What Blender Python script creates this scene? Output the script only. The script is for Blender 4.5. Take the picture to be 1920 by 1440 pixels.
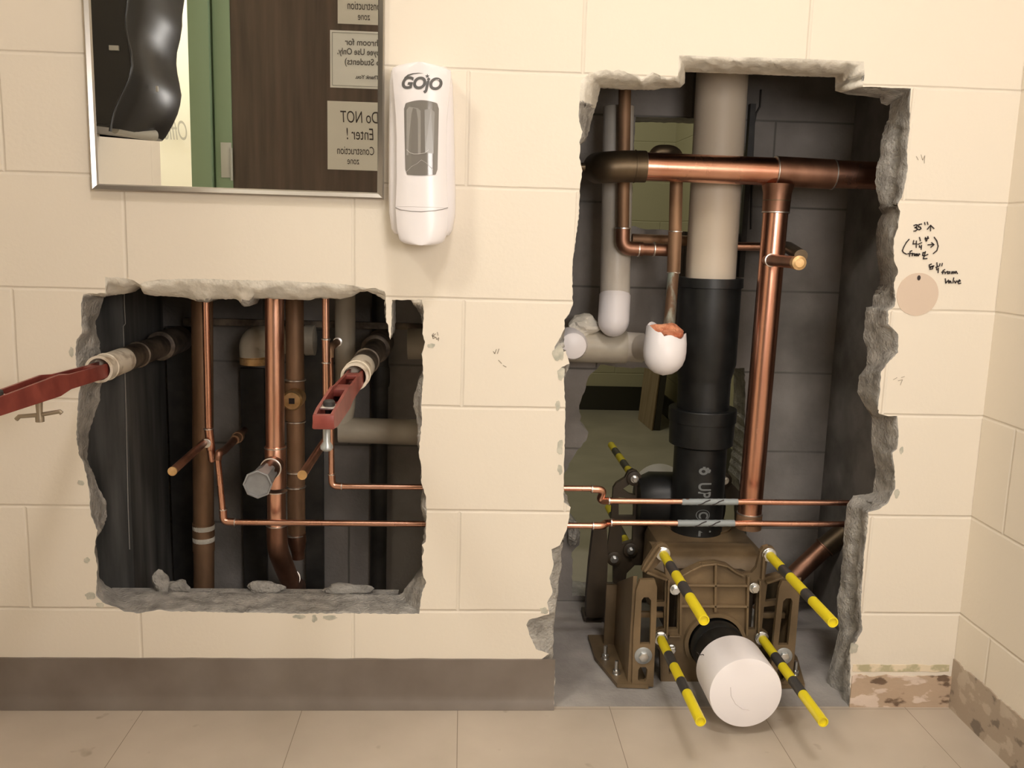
import bpy, bmesh, math, random
from mathutils import Vector, Matrix, noise
random.seed(7)
R = math.radians
sc = bpy.context.scene
for o in list(bpy.data.objects): bpy.data.objects.remove(o)
COL = sc.collection

# ------------------------------------------------------------------ camera
FPX = 1700.0
CAM = Vector((-0.0199, -1.6807, 0.9353))
YAW, PITCH, ROLL = 0.05702, 0.16529, 0.02951
def _basis():
    cy, sy = math.cos(YAW), math.sin(YAW)
    f = Vector((sy*math.cos(PITCH), cy*math.cos(PITCH), -math.sin(PITCH)))
    r = Vector((cy, -sy, 0)); u = r.cross(f)
    c, s = math.cos(ROLL), math.sin(ROLL)
    return c*r+s*u, -s*r+c*u, f
CR, CU, CF = _basis()
cd = bpy.data.cameras.new('camera'); cam = bpy.data.objects.new('camera', cd); COL.objects.link(cam)
cd.sensor_width = 36; cd.lens = FPX/1920*36; cd.clip_start = 0.02
M = Matrix.Identity(4)
for i in range(3):
    M[i][0] = CR[i]; M[i][1] = CU[i]; M[i][2] = -CF[i]; M[i][3] = CAM[i]
cam.matrix_world = M
sc.camera = cam

# ------------------------------------------------------------------ light
sc.view_settings.view_transform = 'Standard'; sc.view_settings.look = 'None'
sc.view_settings.gamma = 1; sc.view_settings.use_curve_mapping = False
sc.view_settings.exposure = 0.0
w = bpy.data.worlds.new('world'); sc.world = w; w.use_nodes = True
w.node_tree.nodes['Background'].inputs[0].default_value = (1, .9, .78, 1)
w.node_tree.nodes['Background'].inputs[1].default_value = 0.02
def area(name, loc, sx, sy, power, col, rot=(0, 0, 0)):
    l = bpy.data.lights.new(name, 'AREA'); l.shape = 'RECTANGLE'; l.size = sx; l.size_y = sy
    l.energy = power; l.color = col
    o = bpy.data.objects.new(name, l); o.location = loc; o.rotation_euler = rot; COL.objects.link(o); return o
area('ceiling_light_restroom', (0.30, -1.82, 3.32), 0.42, 0.26, 28, (1, .955, .925))
area('added_front_fill', (0.50, -1.86, 1.15), 0.5, 0.4, 13.2, (1, .945, .91), (R(90), 0, 0))  # added fill behind the camera, brightens front faces and the chase
area('ceiling_light_corridor', (-1.7, -2.3, 3.0), 0.8, 0.5, 55, (1, .96, .88))
area('ceiling_light_next_room', (0.2, 1.9, 2.5), 0.6, 0.6, 9, (1, .95, .78))

# ------------------------------------------------------------------ pixel -> world helpers
def ray(x, y):
    return CR*((x-960)/FPX) + CU*(-(y-720)/FPX) + CF
def at(x, y, Y):
    d = ray(x, y); return CAM + d*((Y-CAM.y)/d.y)
def fl(x, y, z=0.0):
    d = ray(x, y); return CAM + d*((z-CAM.z)/d.z)
def atX(x, y, X):
    d = ray(x, y); return CAM + d*((X-CAM.x)/d.x)
def pj(P):
    q = Vector(P)-CAM; return 960+FPX*q.dot(CR)/q.dot(CF), 720-FPX*q.dot(CU)/q.dot(CF)
def rad(P, wpx): return (Vector(P)-CAM).dot(CF)*wpx/(2*FPX)

# ------------------------------------------------------------------ materials
def mat(name, col, rough=.5, metal=0, **k):
    m = bpy.data.materials.new(name); m.use_nodes = True
    b = m.node_tree.nodes['Principled BSDF']
    b.inputs['Base Color'].default_value = (*col, 1); b.inputs['Roughness'].default_value = rough
    b.inputs['Metallic'].default_value = metal
    for kk, v in k.items(): b.inputs[kk].default_value = v
    return m
def N(m, t): return m.node_tree.nodes.new(t)
def LK(m, a, b): m.node_tree.links.new(a, b)
def coords(m, scale=(1, 1, 1), loc=(0, 0, 0)):
    g = N(m, 'ShaderNodeTexCoord'); mp = N(m, 'ShaderNodeMapping')
    mp.inputs['Scale'].default_value = scale; mp.inputs['Location'].default_value = loc
    LK(m, g.outputs['Object'], mp.inputs[0]); return mp.outputs[0]
def noisy(m, c1, c2, scale=8, lo=.35, hi=.65, detail=6, stretch=(1, 1, 1), bump=0, bscale=60, bdist=.002, rough=None):
    b = m.node_tree.nodes['Principled BSDF']
    v = coords(m, stretch)
    n = N(m, 'ShaderNodeTexNoise'); n.inputs['Scale'].default_value = scale; n.inputs['Detail'].default_value = detail
    LK(m, v, n.inputs['Vector'])
    r = N(m, 'ShaderNodeValToRGB'); r.color_ramp.elements[0].position = lo; r.color_ramp.elements[1].position = hi
    r.color_ramp.elements[0].color = (*c1, 1); r.color_ramp.elements[1].color = (*c2, 1)
    LK(m, n.outputs['Fac'], r.inputs[0]); LK(m, r.outputs[0], b.inputs['Base Color'])
    if rough:
        mr = N(m, 'ShaderNodeMapRange'); mr.inputs['To Min'].default_value = rough[0]; mr.inputs['To Max'].default_value = rough[1]
        LK(m, n.outputs['Fac'], mr.inputs[0]); LK(m, mr.outputs[0], b.inputs['Roughness'])
    if bump:
        n2 = N(m, 'ShaderNodeTexNoise'); n2.inputs['Scale'].default_value = bscale; n2.inputs['Detail'].default_value = 5
        LK(m, v, n2.inputs['Vector'])
        bp = N(m, 'ShaderNodeBump'); bp.inputs['Strength'].default_value = bump; bp.inputs['Distance'].default_value = bdist
        LK(m, n2.outputs['Fac'], bp.inputs['Height']); LK(m, bp.outputs[0], b.inputs['Normal'])
    return m
def block_mat(name, col, col2, swizzle, off, rough=.45, joint=.0045, jcol=None, jbump=.8, nb=.25, cs=2.2, cdet=4, contrast=1):
    """painted concrete block: 16 x 8 inch running bond, joints as bump"""
    m = mat(name, col, rough)
    b = m.node_tree.nodes['Principled BSDF']
    g = N(m, 'ShaderNodeTexCoord'); sp = N(m, 'ShaderNodeSeparateXYZ'); cb = N(m, 'ShaderNodeCombineXYZ')
    LK(m, g.outputs['Object'], sp.inputs[0])
    ad = N(m, 'ShaderNodeMath'); ad.operation = 'MULTIPLY_ADD'
    ad.inputs[1].default_value = -1 if swizzle == '-Y' else 1; ad.inputs[2].default_value = off
    LK(m, sp.outputs['X' if swizzle == 'X' else 'Y'], ad.inputs[0])
    LK(m, ad.outputs[0], cb.inputs[0]); LK(m, sp.outputs['Z'], cb.inputs[1])
    # slight waviness of the joints
    nw = N(m, 'ShaderNodeTexNoise'); nw.inputs['Scale'].default_value = 9; nw.inputs['Detail'].default_value = 3
    LK(m, g.outputs['Object'], nw.inputs['Vector'])
    vm = N(m, 'ShaderNodeVectorMath'); vm.operation = 'MULTIPLY_ADD'
    vm.inputs[1].default_value = (.003, .003, 0)
    LK(m, nw.outputs['Color'], vm.inputs[0]); LK(m, cb.outputs[0], vm.inputs[2])
    br = N(m, 'ShaderNodeTexBrick'); br.offset = .5
    for k, v in (('Scale', 1), ('Mortar Size', joint), ('Mortar Smooth', .9), ('Brick Width', .4064), ('Row Height', .2032)):
        br.inputs[k].default_value = v
    LK(m, vm.outputs[0], br.inputs['Vector'])
    n = N(m, 'ShaderNodeTexNoise'); n.inputs['Scale'].default_value = cs; n.inputs['Detail'].default_value = cdet
    LK(m, g.outputs['Object'], n.inputs['Vector'])
    mr = N(m, 'ShaderNodeMapRange'); mr.inputs['From Min'].default_value = .5-.5/contrast; mr.inputs['From Max'].default_value = .5+.5/contrast
    LK(m, n.outputs['Fac'], mr.inputs[0])
    mx = N(m, 'ShaderNodeMix'); mx.data_type = 'RGBA'
    mx.inputs[6].default_value = (*col, 1); mx.inputs[7].default_value = (*col2, 1)
    LK(m, mr.outputs[0], mx.inputs[0])
    out = mx.outputs[2]
    if jcol:
        mj = N(m, 'ShaderNodeMix'); mj.data_type = 'RGBA'; LK(m, br.outputs['Fac'], mj.inputs[0]); LK(m, out, mj.inputs[6])
        mj.inputs[7].default_value = (*jcol, 1); out = mj.outputs[2]
    LK(m, out, b.inputs['Base Color'])
    inv = N(m, 'ShaderNodeMath'); inv.operation = 'SUBTRACT'; inv.inputs[0].default_value = 1
    LK(m, br.outputs['Fac'], inv.inputs[1])
    b1 = N(m, 'ShaderNodeBump'); b1.inputs['Strength'].default_value = jbump; b1.inputs['Distance'].default_value = .0022
    LK(m, inv.outputs[0], b1.inputs['Height'])
    n2 = N(m, 'ShaderNodeTexNoise'); n2.inputs['Scale'].default_value = 130; n2.inputs['Detail'].default_value = 3
    LK(m, g.outputs['Object'], n2.inputs['Vector'])
    b2 = N(m, 'ShaderNodeBump'); b2.inputs['Strength'].default_value = nb; b2.inputs['Distance'].default_value = .0012
    LK(m, n2.outputs['Fac'], b2.inputs['Height']); LK(m, b1.outputs[0], b2.inputs['Normal'])
    LK(m, b2.outputs[0], b.inputs['Normal'])
    return m
CREAM = (.795, .72, .605); CREAM2 = (.815, .74, .625)
def spec(m, v):
    m.node_tree.nodes['Principled BSDF'].inputs['Specular IOR Level'].default_value = v; return m
m_wall = block_mat('painted_block', CREAM, CREAM2, 'X', .0158, rough=.62)
m_wallr = block_mat('painted_block_side', CREAM, CREAM2, '-Y', -.108+.2032)
spec(m_wall, .15)
m_plain = noisy(mat('painted_plaster', CREAM, .5), CREAM, CREAM2, 3)
m_broken = noisy(mat('broken_concrete', (.3, .29, .27), .95), (.25, .235, .21), (.56, .53, .48), 26, .3, .7, 9, bump=1, bscale=170, bdist=.006)
m_mortar = noisy(mat('pale_mortar', (.55, .52, .47), .95), (.60, .56, .48), (.82, .77, .67), 30, .3, .7, 8, bump=.8, bscale=120, bdist=.003)
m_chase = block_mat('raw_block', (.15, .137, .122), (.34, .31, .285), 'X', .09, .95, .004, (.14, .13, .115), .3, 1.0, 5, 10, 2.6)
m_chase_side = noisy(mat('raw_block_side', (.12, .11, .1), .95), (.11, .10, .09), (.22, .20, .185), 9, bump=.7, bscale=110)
m_slab = noisy(mat('dusty_slab', (.36, .33, .31), .9), (.23, .212, .20), (.50, .465, .43), 7, .28, .72, 10, bump=.7, bscale=120)
m_room2 = block_mat('painted_block_far', (.56, .53, .36), (.60, .56, .39), 'X', .0, .5)
m_room2s = block_mat('painted_block_far_side', (.58, .55, .38), (.62, .58, .40), 'Y', .1, .5)
m_floor2 = noisy(mat('tile_far', (.42, .39, .31), .4), (.40, .37, .29), (.48, .44, .35), 5)
m_base2 = mat('dark_vinyl', (.035, .032, .022), .5)
m_ceil = mat('ceiling_white', (.8, .79, .76), .9)
def floor_mat():
    m = mat('vinyl_tile', (.5, .4, .3), .38); b = m.node_tree.nodes['Principled BSDF']
    g = N(m, 'ShaderNodeTexCoord'); mp = N(m, 'ShaderNodeMapping'); mp.inputs['Location'].default_value = (.0135, .01, 0)
    LK(m, g.outputs['Object'], mp.inputs[0])
    br = N(m, 'ShaderNodeTexBrick'); br.offset = 0; br.squash = 1
    for k, v in (('Scale', 1), ('Mortar Size', .0007), ('Mortar Smooth', .2), ('Brick Width', .3048), ('Row Height', .3048), ('Bias', 0)):
        br.inputs[k].default_value = v
    LK(m, mp.outputs[0], br.inputs['Vector'])
    n = N(m, 'ShaderNodeTexNoise'); n.inputs['Scale'].default_value = 4; n.inputs['Detail'].default_value = 8
    LK(m, g.outputs['Object'], n.inputs['Vector'])
    r = N(m, 'ShaderNodeValToRGB'); e = r.color_ramp.elements
    e[0].position = .3; e[0].color = (.44, .375, .30, 1); e[1].position = .7; e[1].color = (.57, .49, .40, 1)
    LK(m, n.outputs['Fac'], r.inputs[0])
    # scattered dark scuffs
    n3 = N(m, 'ShaderNodeTexNoise'); n3.inputs['Scale'].default_value = 17; n3.inputs['Detail'].default_value = 2
    LK(m, g.outputs['Object'], n3.inputs['Vector'])
    r3 = N(m, 'ShaderNodeValToRGB'); e = r3.color_ramp.elements
    e[0].position = .70; e[0].color = (1, 1, 1, 1); e[1].position = .78; e[1].color = (.62, .58, .52, 1)
    LK(m, n3.outputs['Fac'], r3.inputs[0])
    mu = N(m, 'ShaderNodeMix'); mu.data_type = 'RGBA'; mu.blend_type = 'MULTIPLY'; mu.inputs[0].default_value = 1
    LK(m, r.outputs[0], mu.inputs[6]); LK(m, r3.outputs[0], mu.inputs[7])
    mj = N(m, 'ShaderNodeMix'); mj.data_type = 'RGBA'; LK(m, br.outputs['Fac'], mj.inputs[0]); LK(m, mu.outputs[2], mj.inputs[6])
    mj.inputs[7].default_value = (.22, .17, .12, 1)
    # the slab dust creeping over the first tiles
    LK(m, mj.outputs[2], b.inputs['Base Color'])
    return m
m_floor = floor_mat()
m_base = noisy(mat('vinyl_base', (.24, .19, .15), .45), (.155, .125, .10), (.235, .20, .17), 7, .3, .75)
m_cop = noisy(mat('bright_copper', (.8, .36, .2), .32, 1), (.66, .32, .22), (.88, .53, .39), 7, .3, .7, 4, (1, 1, .4), rough=(.2, .36), bump=.15, bscale=120, bdist=.0008)
m_cop2 = noisy(mat('tarnished_copper', (.3, .14, .08), .45, 1), (.20, .105, .07), (.46, .25, .17), 16, .3, .7, 7, (1, 1, .5), rough=(.35, .55))
m_cop3 = noisy(mat('stained_brown_copper', (.2, .12, .07), .6, .6), (.16, .09, .05), (.40, .24, .14), 20, .3, .7, 8, (1, 1, .3), rough=(.45, .7))
m_dcop = noisy(mat('dark_bronze', (.1, .075, .045), .45, .8), (.10, .072, .045), (.19, .14, .085), 12)
m_verd = noisy(mat('green_stained_copper', (.2, .17, .12), .6, .5), (.16, .09, .05), (.33, .36, .30), 40, .45, .6, 8, (1, 1, .25))
m_sol = mat('solder', (.78, .74, .70), .35, 1)
m_brass = noisy(mat('cut_brass', (.72, .45, .2), .45, .7), (.62, .38, .16), (.85, .6, .32), 60)
m_zinc = mat('zinc_plate', (.72, .73, .72), .3, 1)
m_tape = noisy(mat('duct_tape', (.27, .27, .27), .4), (.22, .22, .22), (.34, .34, .34), 20)
m_gtape = mat('grey_line_tape', (.30, .33, .34), .4)
m_black = noisy(mat('black_pipe', (.008, .0085, .0085), .42), (.006, .0065, .0065), (.017, .0175, .017), 30, .4, .75)
m_iron = noisy(mat('black_cast_iron', (.02, .019, .017), .55), (.012, .011, .010), (.045, .04, .034), 18, .35, .75)
m_pvc = noisy(mat('cream_pvc', (.50, .45, .36), .45), (.42, .37, .29), (.58, .53, .43), 9)
m_stack = noisy(mat('sooty_pvc', (.55, .47, .37), .5), (.33, .28, .22), (.62, .53, .42), 7, .25, .48, 8, (1, 1, .35))
m_white = mat('white_pvc', (.93, .885, .89), .35)
m_offw = noisy(mat('off_white_pvc', (.62, .57, .5), .4), (.50, .45, .38), (.70, .65, .58), 6)
m_foam = noisy(mat('orange_sponge', (.62, .2, .1), .95), (.52, .15, .07), (.8, .36, .2), 50, bump=1, bscale=160, bdist=.004)
m_cast = noisy(mat('brown_enamel', (.15, .1, .05), .5), (.115, .078, .04), (.20, .135, .07), 9, bump=.3, bscale=150, bdist=.001)
m_castd = noisy(mat('dark_brown_enamel', (.05, .036, .02), .55), (.038, .027, .017), (.07, .05, .03), 9)
m_yel = mat('yellow_tube', (.80, .66, .02), .4); m_yel.node_tree.nodes['Principled BSDF'].inputs['Subsurface Weight'].default_value = 0
m_band = mat('grey_band', (.055, .052, .05), .4)
m_red = noisy(mat('red_enamel', (.34, .055, .04), .42), (.17, .032, .025), (.26, .058, .042), 25)
m_rust = noisy(mat('grimy_steel', (.12, .09, .065), .5, .5), (.07, .052, .04), (.24, .19, .14), 30, .35, .65, 8)
m_cpaint = noisy(mat('cream_paint_drips', (.62, .54, .42), .5), (.40, .31, .22), (.70, .62, .50), 30, .38, .5, 8)
m_tan = mat('dull_zinc', (.34, .28, .2), .45, .6)
m_duct = noisy(mat('dark_sheet_metal', (.06, .06, .058), .5, .2), (.05, .049, .046), (.20, .19, .175), 9, .3, .75, 9, (3, 3, .35))
m_edge = mat('bare_steel_edge', (.55, .52, .48), .4, .5)
m_disp = mat('white_plastic', (.84, .80, .80), .3)
m_dispg = mat('grey_window', (.20, .185, .165), .12)
m_ink = mat('grey_print', (.10, .095, .09), .5)
m_marker = mat('black_marker', (.03, .02, .018), .6)
m_pencil = mat('pencil', (.34, .29, .22), .8)
m_seam = mat('dark_seam', (.25, .23, .22), .6)
m_mirror = mat('mirror_glass', (.93, .94, .92), .0, 1)
m_frame = mat('stainless_frame', (.46, .44, .41), .28, 1)
m_door = noisy(mat('dark_walnut', (.045, .03, .021), .42), (.045, .03, .021), (.085, .058, .042), 6, .3, .7, 8, (6, 6, .4))
m_green = mat('green_enamel', (.20, .29, .19), .45)
m_paper = mat('paper', (.55, .54, .50), .8)
m_paper2 = mat('paper_white', (.62, .63, .62), .8)
m_hinge = mat('steel_hinge', (.42, .44, .44), .4, .6)
m_tb = mat('black_gloss_plastic', (.012, .012, .013), .36)
m_tbm = mat('black_matt_plastic', (.008, .008, .008), .4)
m_tg = mat('grey_tear_bar', (.42, .41, .37), .35)
m_brightwall = mat('white_wall', (.86, .84, .72), .5)
m_board = noisy(mat('pale_wood', (.42, .32, .21), .6), (.38, .28, .18), (.48, .37, .25), 8, stretch=(4, 4, .6))
m_darkw = mat('dark_edge', (.03, .025, .018), .6)
m_patch = mat('skim_patch', (.66, .53, .42), .8)

# ------------------------------------------------------------------ object helpers
def link(name, me, m=None, parent=None, smooth=None):
    o = bpy.data.objects.new(name, me); COL.objects.link(o)
    if m is not None:
        for x in (m if isinstance(m, (list, tuple)) else [m]): me.materials.append(x)
    if parent is not None:
        o.parent = parent; o.matrix_parent_inverse = Matrix.Translation(-parent.location)
    return o
def bobj(name, bm, m, parent=None, smooth=True, angle=40):
    bmesh.ops.recalc_face_normals(bm, faces=bm.faces)
    me = bpy.data.meshes.new(name); bm.to_mesh(me); bm.free()
    if smooth:
        for p in me.polygons: p.use_smooth = True
        try: me.set_sharp_from_angle(angle=R(angle))
        except Exception: pass
    return link(name, me, m, parent)
def thing(name, label, cat, loc=(0, 0, 0), group=None):
    o = bpy.data.objects.new(name, None); COL.objects.link(o); o.location = loc
    o.empty_display_size = .05
    return tag(o, label, cat, group)
def tag(o, label, cat, group=None):
    o['label'] = label; o['category'] = cat
    if group: o['group'] = group
    return o
def struct(o): o['kind'] = 'structure'; return o
def frame_of(d):
    d = d.normalized(); a = Vector((0, 0, 1)) if abs(d.z) < .9 else Vector((0, -1, 0))
    s = d.cross(a).normalized(); return s, s.cross(d).normalized()
def add_sweep(bm, pts, radii, seg=24, caps=(True, True)):
    pts = [Vector(p) for p in pts]
    if not isinstance(radii, (list, tuple)): radii = [radii]*len(pts)
    n = len(pts); rings = []; s = None
    for i, p in enumerate(pts):
        a = pts[max(i-1, 0)]; b = pts[min(i+1, n-1)]
        t = Vector((0, 0, 0))
        if i > 0 and (p-a).length > 1e-9: t += (p-a).normalized()
        if i < n-1 and (b-p).length > 1e-9: t += (b-p).normalized()
        t = t.normalized() if t.length > 1e-6 else (pts[-1]-pts[0]).normalized()
        if s is None: s, u = frame_of(t)
        else:
            s = (s - t*s.dot(t)).normalized(); u = s.cross(t).normalized()
        rings.append([bm.verts.new(p+(s*math.cos(2*math.pi*k/seg)+u*math.sin(2*math.pi*k/seg))*radii[i]) for k in range(seg)])
    for a, b in zip(rings, rings[1:]):
        for k in range(seg):
            bm.faces.new((a[k], a[(k+1) % seg], b[(k+1) % seg], b[k]))
    if caps[0]: bm.faces.new(rings[0][::-1])
    if caps[1]: bm.faces.new(rings[-1])
def bend(pts, r, n=7):
    pts = [Vector(p) for p in pts]; out = [pts[0]]
    for a, b, c in zip(pts, pts[1:], pts[2:]):
        d1 = (a-b).normalized(); d2 = (c-b).normalized()
        rr = min(r, (a-b).length*.49, (c-b).length*.49)
        p, q = b+d1*rr, b+d2*rr
        for i in range(n+1):
            t = i/n; out.append(p*(1-t)**2+b*2*t*(1-t)+q*t*t)
    out.append(pts[-1]); return out
def tube(name, pts, r, m, parent=None, bendr=0, seg=24, caps=(True, True)):
    bm = bmesh.new(); add_sweep(bm, bend(pts, bendr) if bendr else pts, r, seg, caps)
    return bobj(name, bm, m, parent)
def lathe(name, A, B, prof, m, parent=None, seg=32):
    """prof: list of (t along A->B in metres, radius)"""
    A, B = Vector(A), Vector(B); d = (B-A).normalized(); s, u = frame_of(d)
    bm = bmesh.new(); rings = []
    for t, r in prof:
        r = max(r, 1e-5)
        rings.append([bm.verts.new(A+d*t+(s*math.cos(2*math.pi*k/seg)+u*math.sin(2*math.pi*k/seg))*r) for k in range(seg)])
    for a, b in zip(rings, rings[1:]):
        for k in range(seg): bm.faces.new((a[k], a[(k+1) % seg], b[(k+1) % seg], b[k]))
    bm.faces.new(rings[0][::-1]); bm.faces.new(rings[-1])
    return bobj(name, bm, m, parent, angle=35)
def hollow(name, A, B, ro, ri, m, parent=None, seg=28):
    L = (Vector(B)-Vector(A)).length
    return lathe_open(name, A, B, [(L, ri), (L, ro), (0, ro), (0, ri)], m, parent, seg)
def lathe_open(name, A, B, prof, m, parent=None, seg=28):
    A, B = Vector(A), Vector(B); d = (B-A).normalized(); s, u = frame_of(d)
    bm = bmesh.new(); rings = []
    for t, r in prof:
        rings.append([bm.verts.new(A+d*t+(s*math.cos(2*math.pi*k/seg)+u*math.sin(2*math.pi*k/seg))*r) for k in range(seg)])
    n = len(rings)
    for i in range(n):
        a, b = rings[i], rings[(i+1) % n]
        for k in range(seg): bm.faces.new((a[k], a[(k+1) % seg], b[(k+1) % seg], b[k]))
    return bobj(name, bm, m, parent, angle=35)
def ring(name, P, d, r, w, m, parent, h=.0015):
    P = Vector(P); d = Vector(d).normalized()
    return lathe(name, P-d*w/2, P+d*w/2, [(0, r), (w*.2, r+h), (w*.8, r+h), (w, r)], m, parent)
def add_box(bm, c, s, rot=None, bev=0):
    r = bmesh.ops.create_cube(bm, size=1)
    vs = r['verts']
    for v in vs:
        v.co = Vector((v.co.x*s[0], v.co.y*s[1], v.co.z*s[2]))
        if rot is not None: v.co = rot @ v.co
        v.co += Vector(c)
    if bev:
        es = list({e for v in vs for e in v.link_edges})
        bmesh.ops.bevel(bm, geom=es, offset=bev, segments=2, profile=.5, affect='EDGES')
def box(name, c, s, m, parent=None, bev=0, rot=None):
    bm = bmesh.new(); add_box(bm, c, s, rot, bev); return bobj(name, bm, m, parent, smooth=bev > 0)
def quad_box(name, x0, x1, y0, y1, z0, z1, m, parent=None, bev=0):
    return box(name, ((x0+x1)/2, (y0+y1)/2, (z0+z1)/2), (x1-x0, y1-y0, z1-z0), m, parent, bev)
def plate(name, outline, holes, thick, m, parent=None, bev=0):
    """outline/holes: lists of 3D points lying in a plane y=const; extruded towards +y by thick"""
    bm = bmesh.new(); loops = []
    for lp in [outline]+holes:
        vs = [bm.verts.new(p) for p in lp]
        loops.append(vs)
        for a, b in zip(vs, vs[1:]+vs[:1]): bm.edges.new((a, b))
    bmesh.ops.triangle_fill(bm, edges=bm.edges[:], use_beauty=True)
    if not bm.faces: print('plate fill failed', name)
    r = bmesh.ops.extrude_face_region(bm, geom=bm.faces[:])
    for v in r['geom']:
        if isinstance(v, bmesh.types.BMVert): v.co.y += thick
    return bobj(name, bm, m, parent, smooth=False)
def circ(c, r, n=24, ry=None):
    c = Vector(c); ry = ry or r
    return [c+Vector((math.cos(2*math.pi*k/n)*r, 0, math.sin(2*math.pi*k/n)*ry)) for k in range(n)]
def slot(x0, x1, z0, z1, y, n=6):
    r = (x1-x0)/2; cx = (x0+x1)/2; out = []
    for k in range(n+1):
        a = math.pi*k/n; out.append(Vector((cx+r*math.cos(a), y, z1-r+r*math.sin(a))))
    for k in range(n+1):
        a = math.pi+math.pi*k/n; out.append(Vector((cx+r*math.cos(a), y, z0+r+r*math.sin(a))))
    return out
def text_verts(body, size, shear=0, offset=0, spacing=1):
    c = bpy.data.curves.new('txt', 'FONT'); c.body = body; c.size = size; c.shear = shear; c.offset = offset
    c.align_x = 'CENTER'; c.align_y = 'CENTER'; c.space_character = spacing; c.resolution_u = 6
    o = bpy.data.objects.new('txt', c); COL.objects.link(o)
    bpy.context.view_layer.update()
    me = bpy.data.meshes.new_from_object(o.evaluated_get(bpy.context.evaluated_depsgraph_get()))
    bpy.data.objects.remove(o); bpy.data.curves.remove(c); return me
def text(name, body, size, fn, m, parent, **k):
    me = text_verts(body, size, **k); me.name = name
    for v in me.vertices: v.co = fn(v.co.x, v.co.y)
    me.materials.clear(); return link(name, me, m, parent)
def strokes(name, lines, Yp, wpx, m, parent, fn=None):
    """pen strokes as thin ribbons lying on a surface"""
    bm = bmesh.new()
    for ln in lines:
        P = [fn(*q) if fn else at(q[0], q[1], Yp) for q in ln]
        hw = rad(P[0], wpx)
        for a, b in zip(P, P[1:]):
            d = (b-a); 
            if d.length < 1e-7: continue
            d.normalize(); n = Vector((0, 1, 0)); s = d.cross(n)*hw
            e = d*hw*.6
            bm.faces.new([bm.verts.new(p) for p in (a-e-s, a-e+s, b+e+s, b+e-s)])
    return bobj(name, bm, m, parent, smooth=False)
def rock(name, P, s, m, seed=0, parent=None):
    bm = bmesh.new(); bmesh.ops.create_icosphere(bm, subdivisions=3, radius=1)
    for v in bm.verts:
        k = 1+.55*noise.noise(v.co*1.1+Vector((seed*3.1, 0, 0)))+.15*noise.noise(v.co*4+Vector((0, seed, 0)))
        v.co = Vector(P)+Vector((v.co.x*s[0], v.co.y*s[1], v.co.z*s[2]))*k
    return bobj(name, bm, m, parent, angle=25)
def hexbolt(name, P, r, m, parent, washer=None, d=Vector((0, -1, 0)), washer_m=None, h=.006):
    P = Vector(P)
    b = lathe(name, P, P+d, [(0, r), (h, r), (h+.0008, r*.85)], m, parent, seg=6)
    if washer:
        lathe('washer', P-d*.0, P+d, [(-.002, washer), (.0008, washer), (.0014, washer*.95)], washer_m or m, b)
    return b

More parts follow.
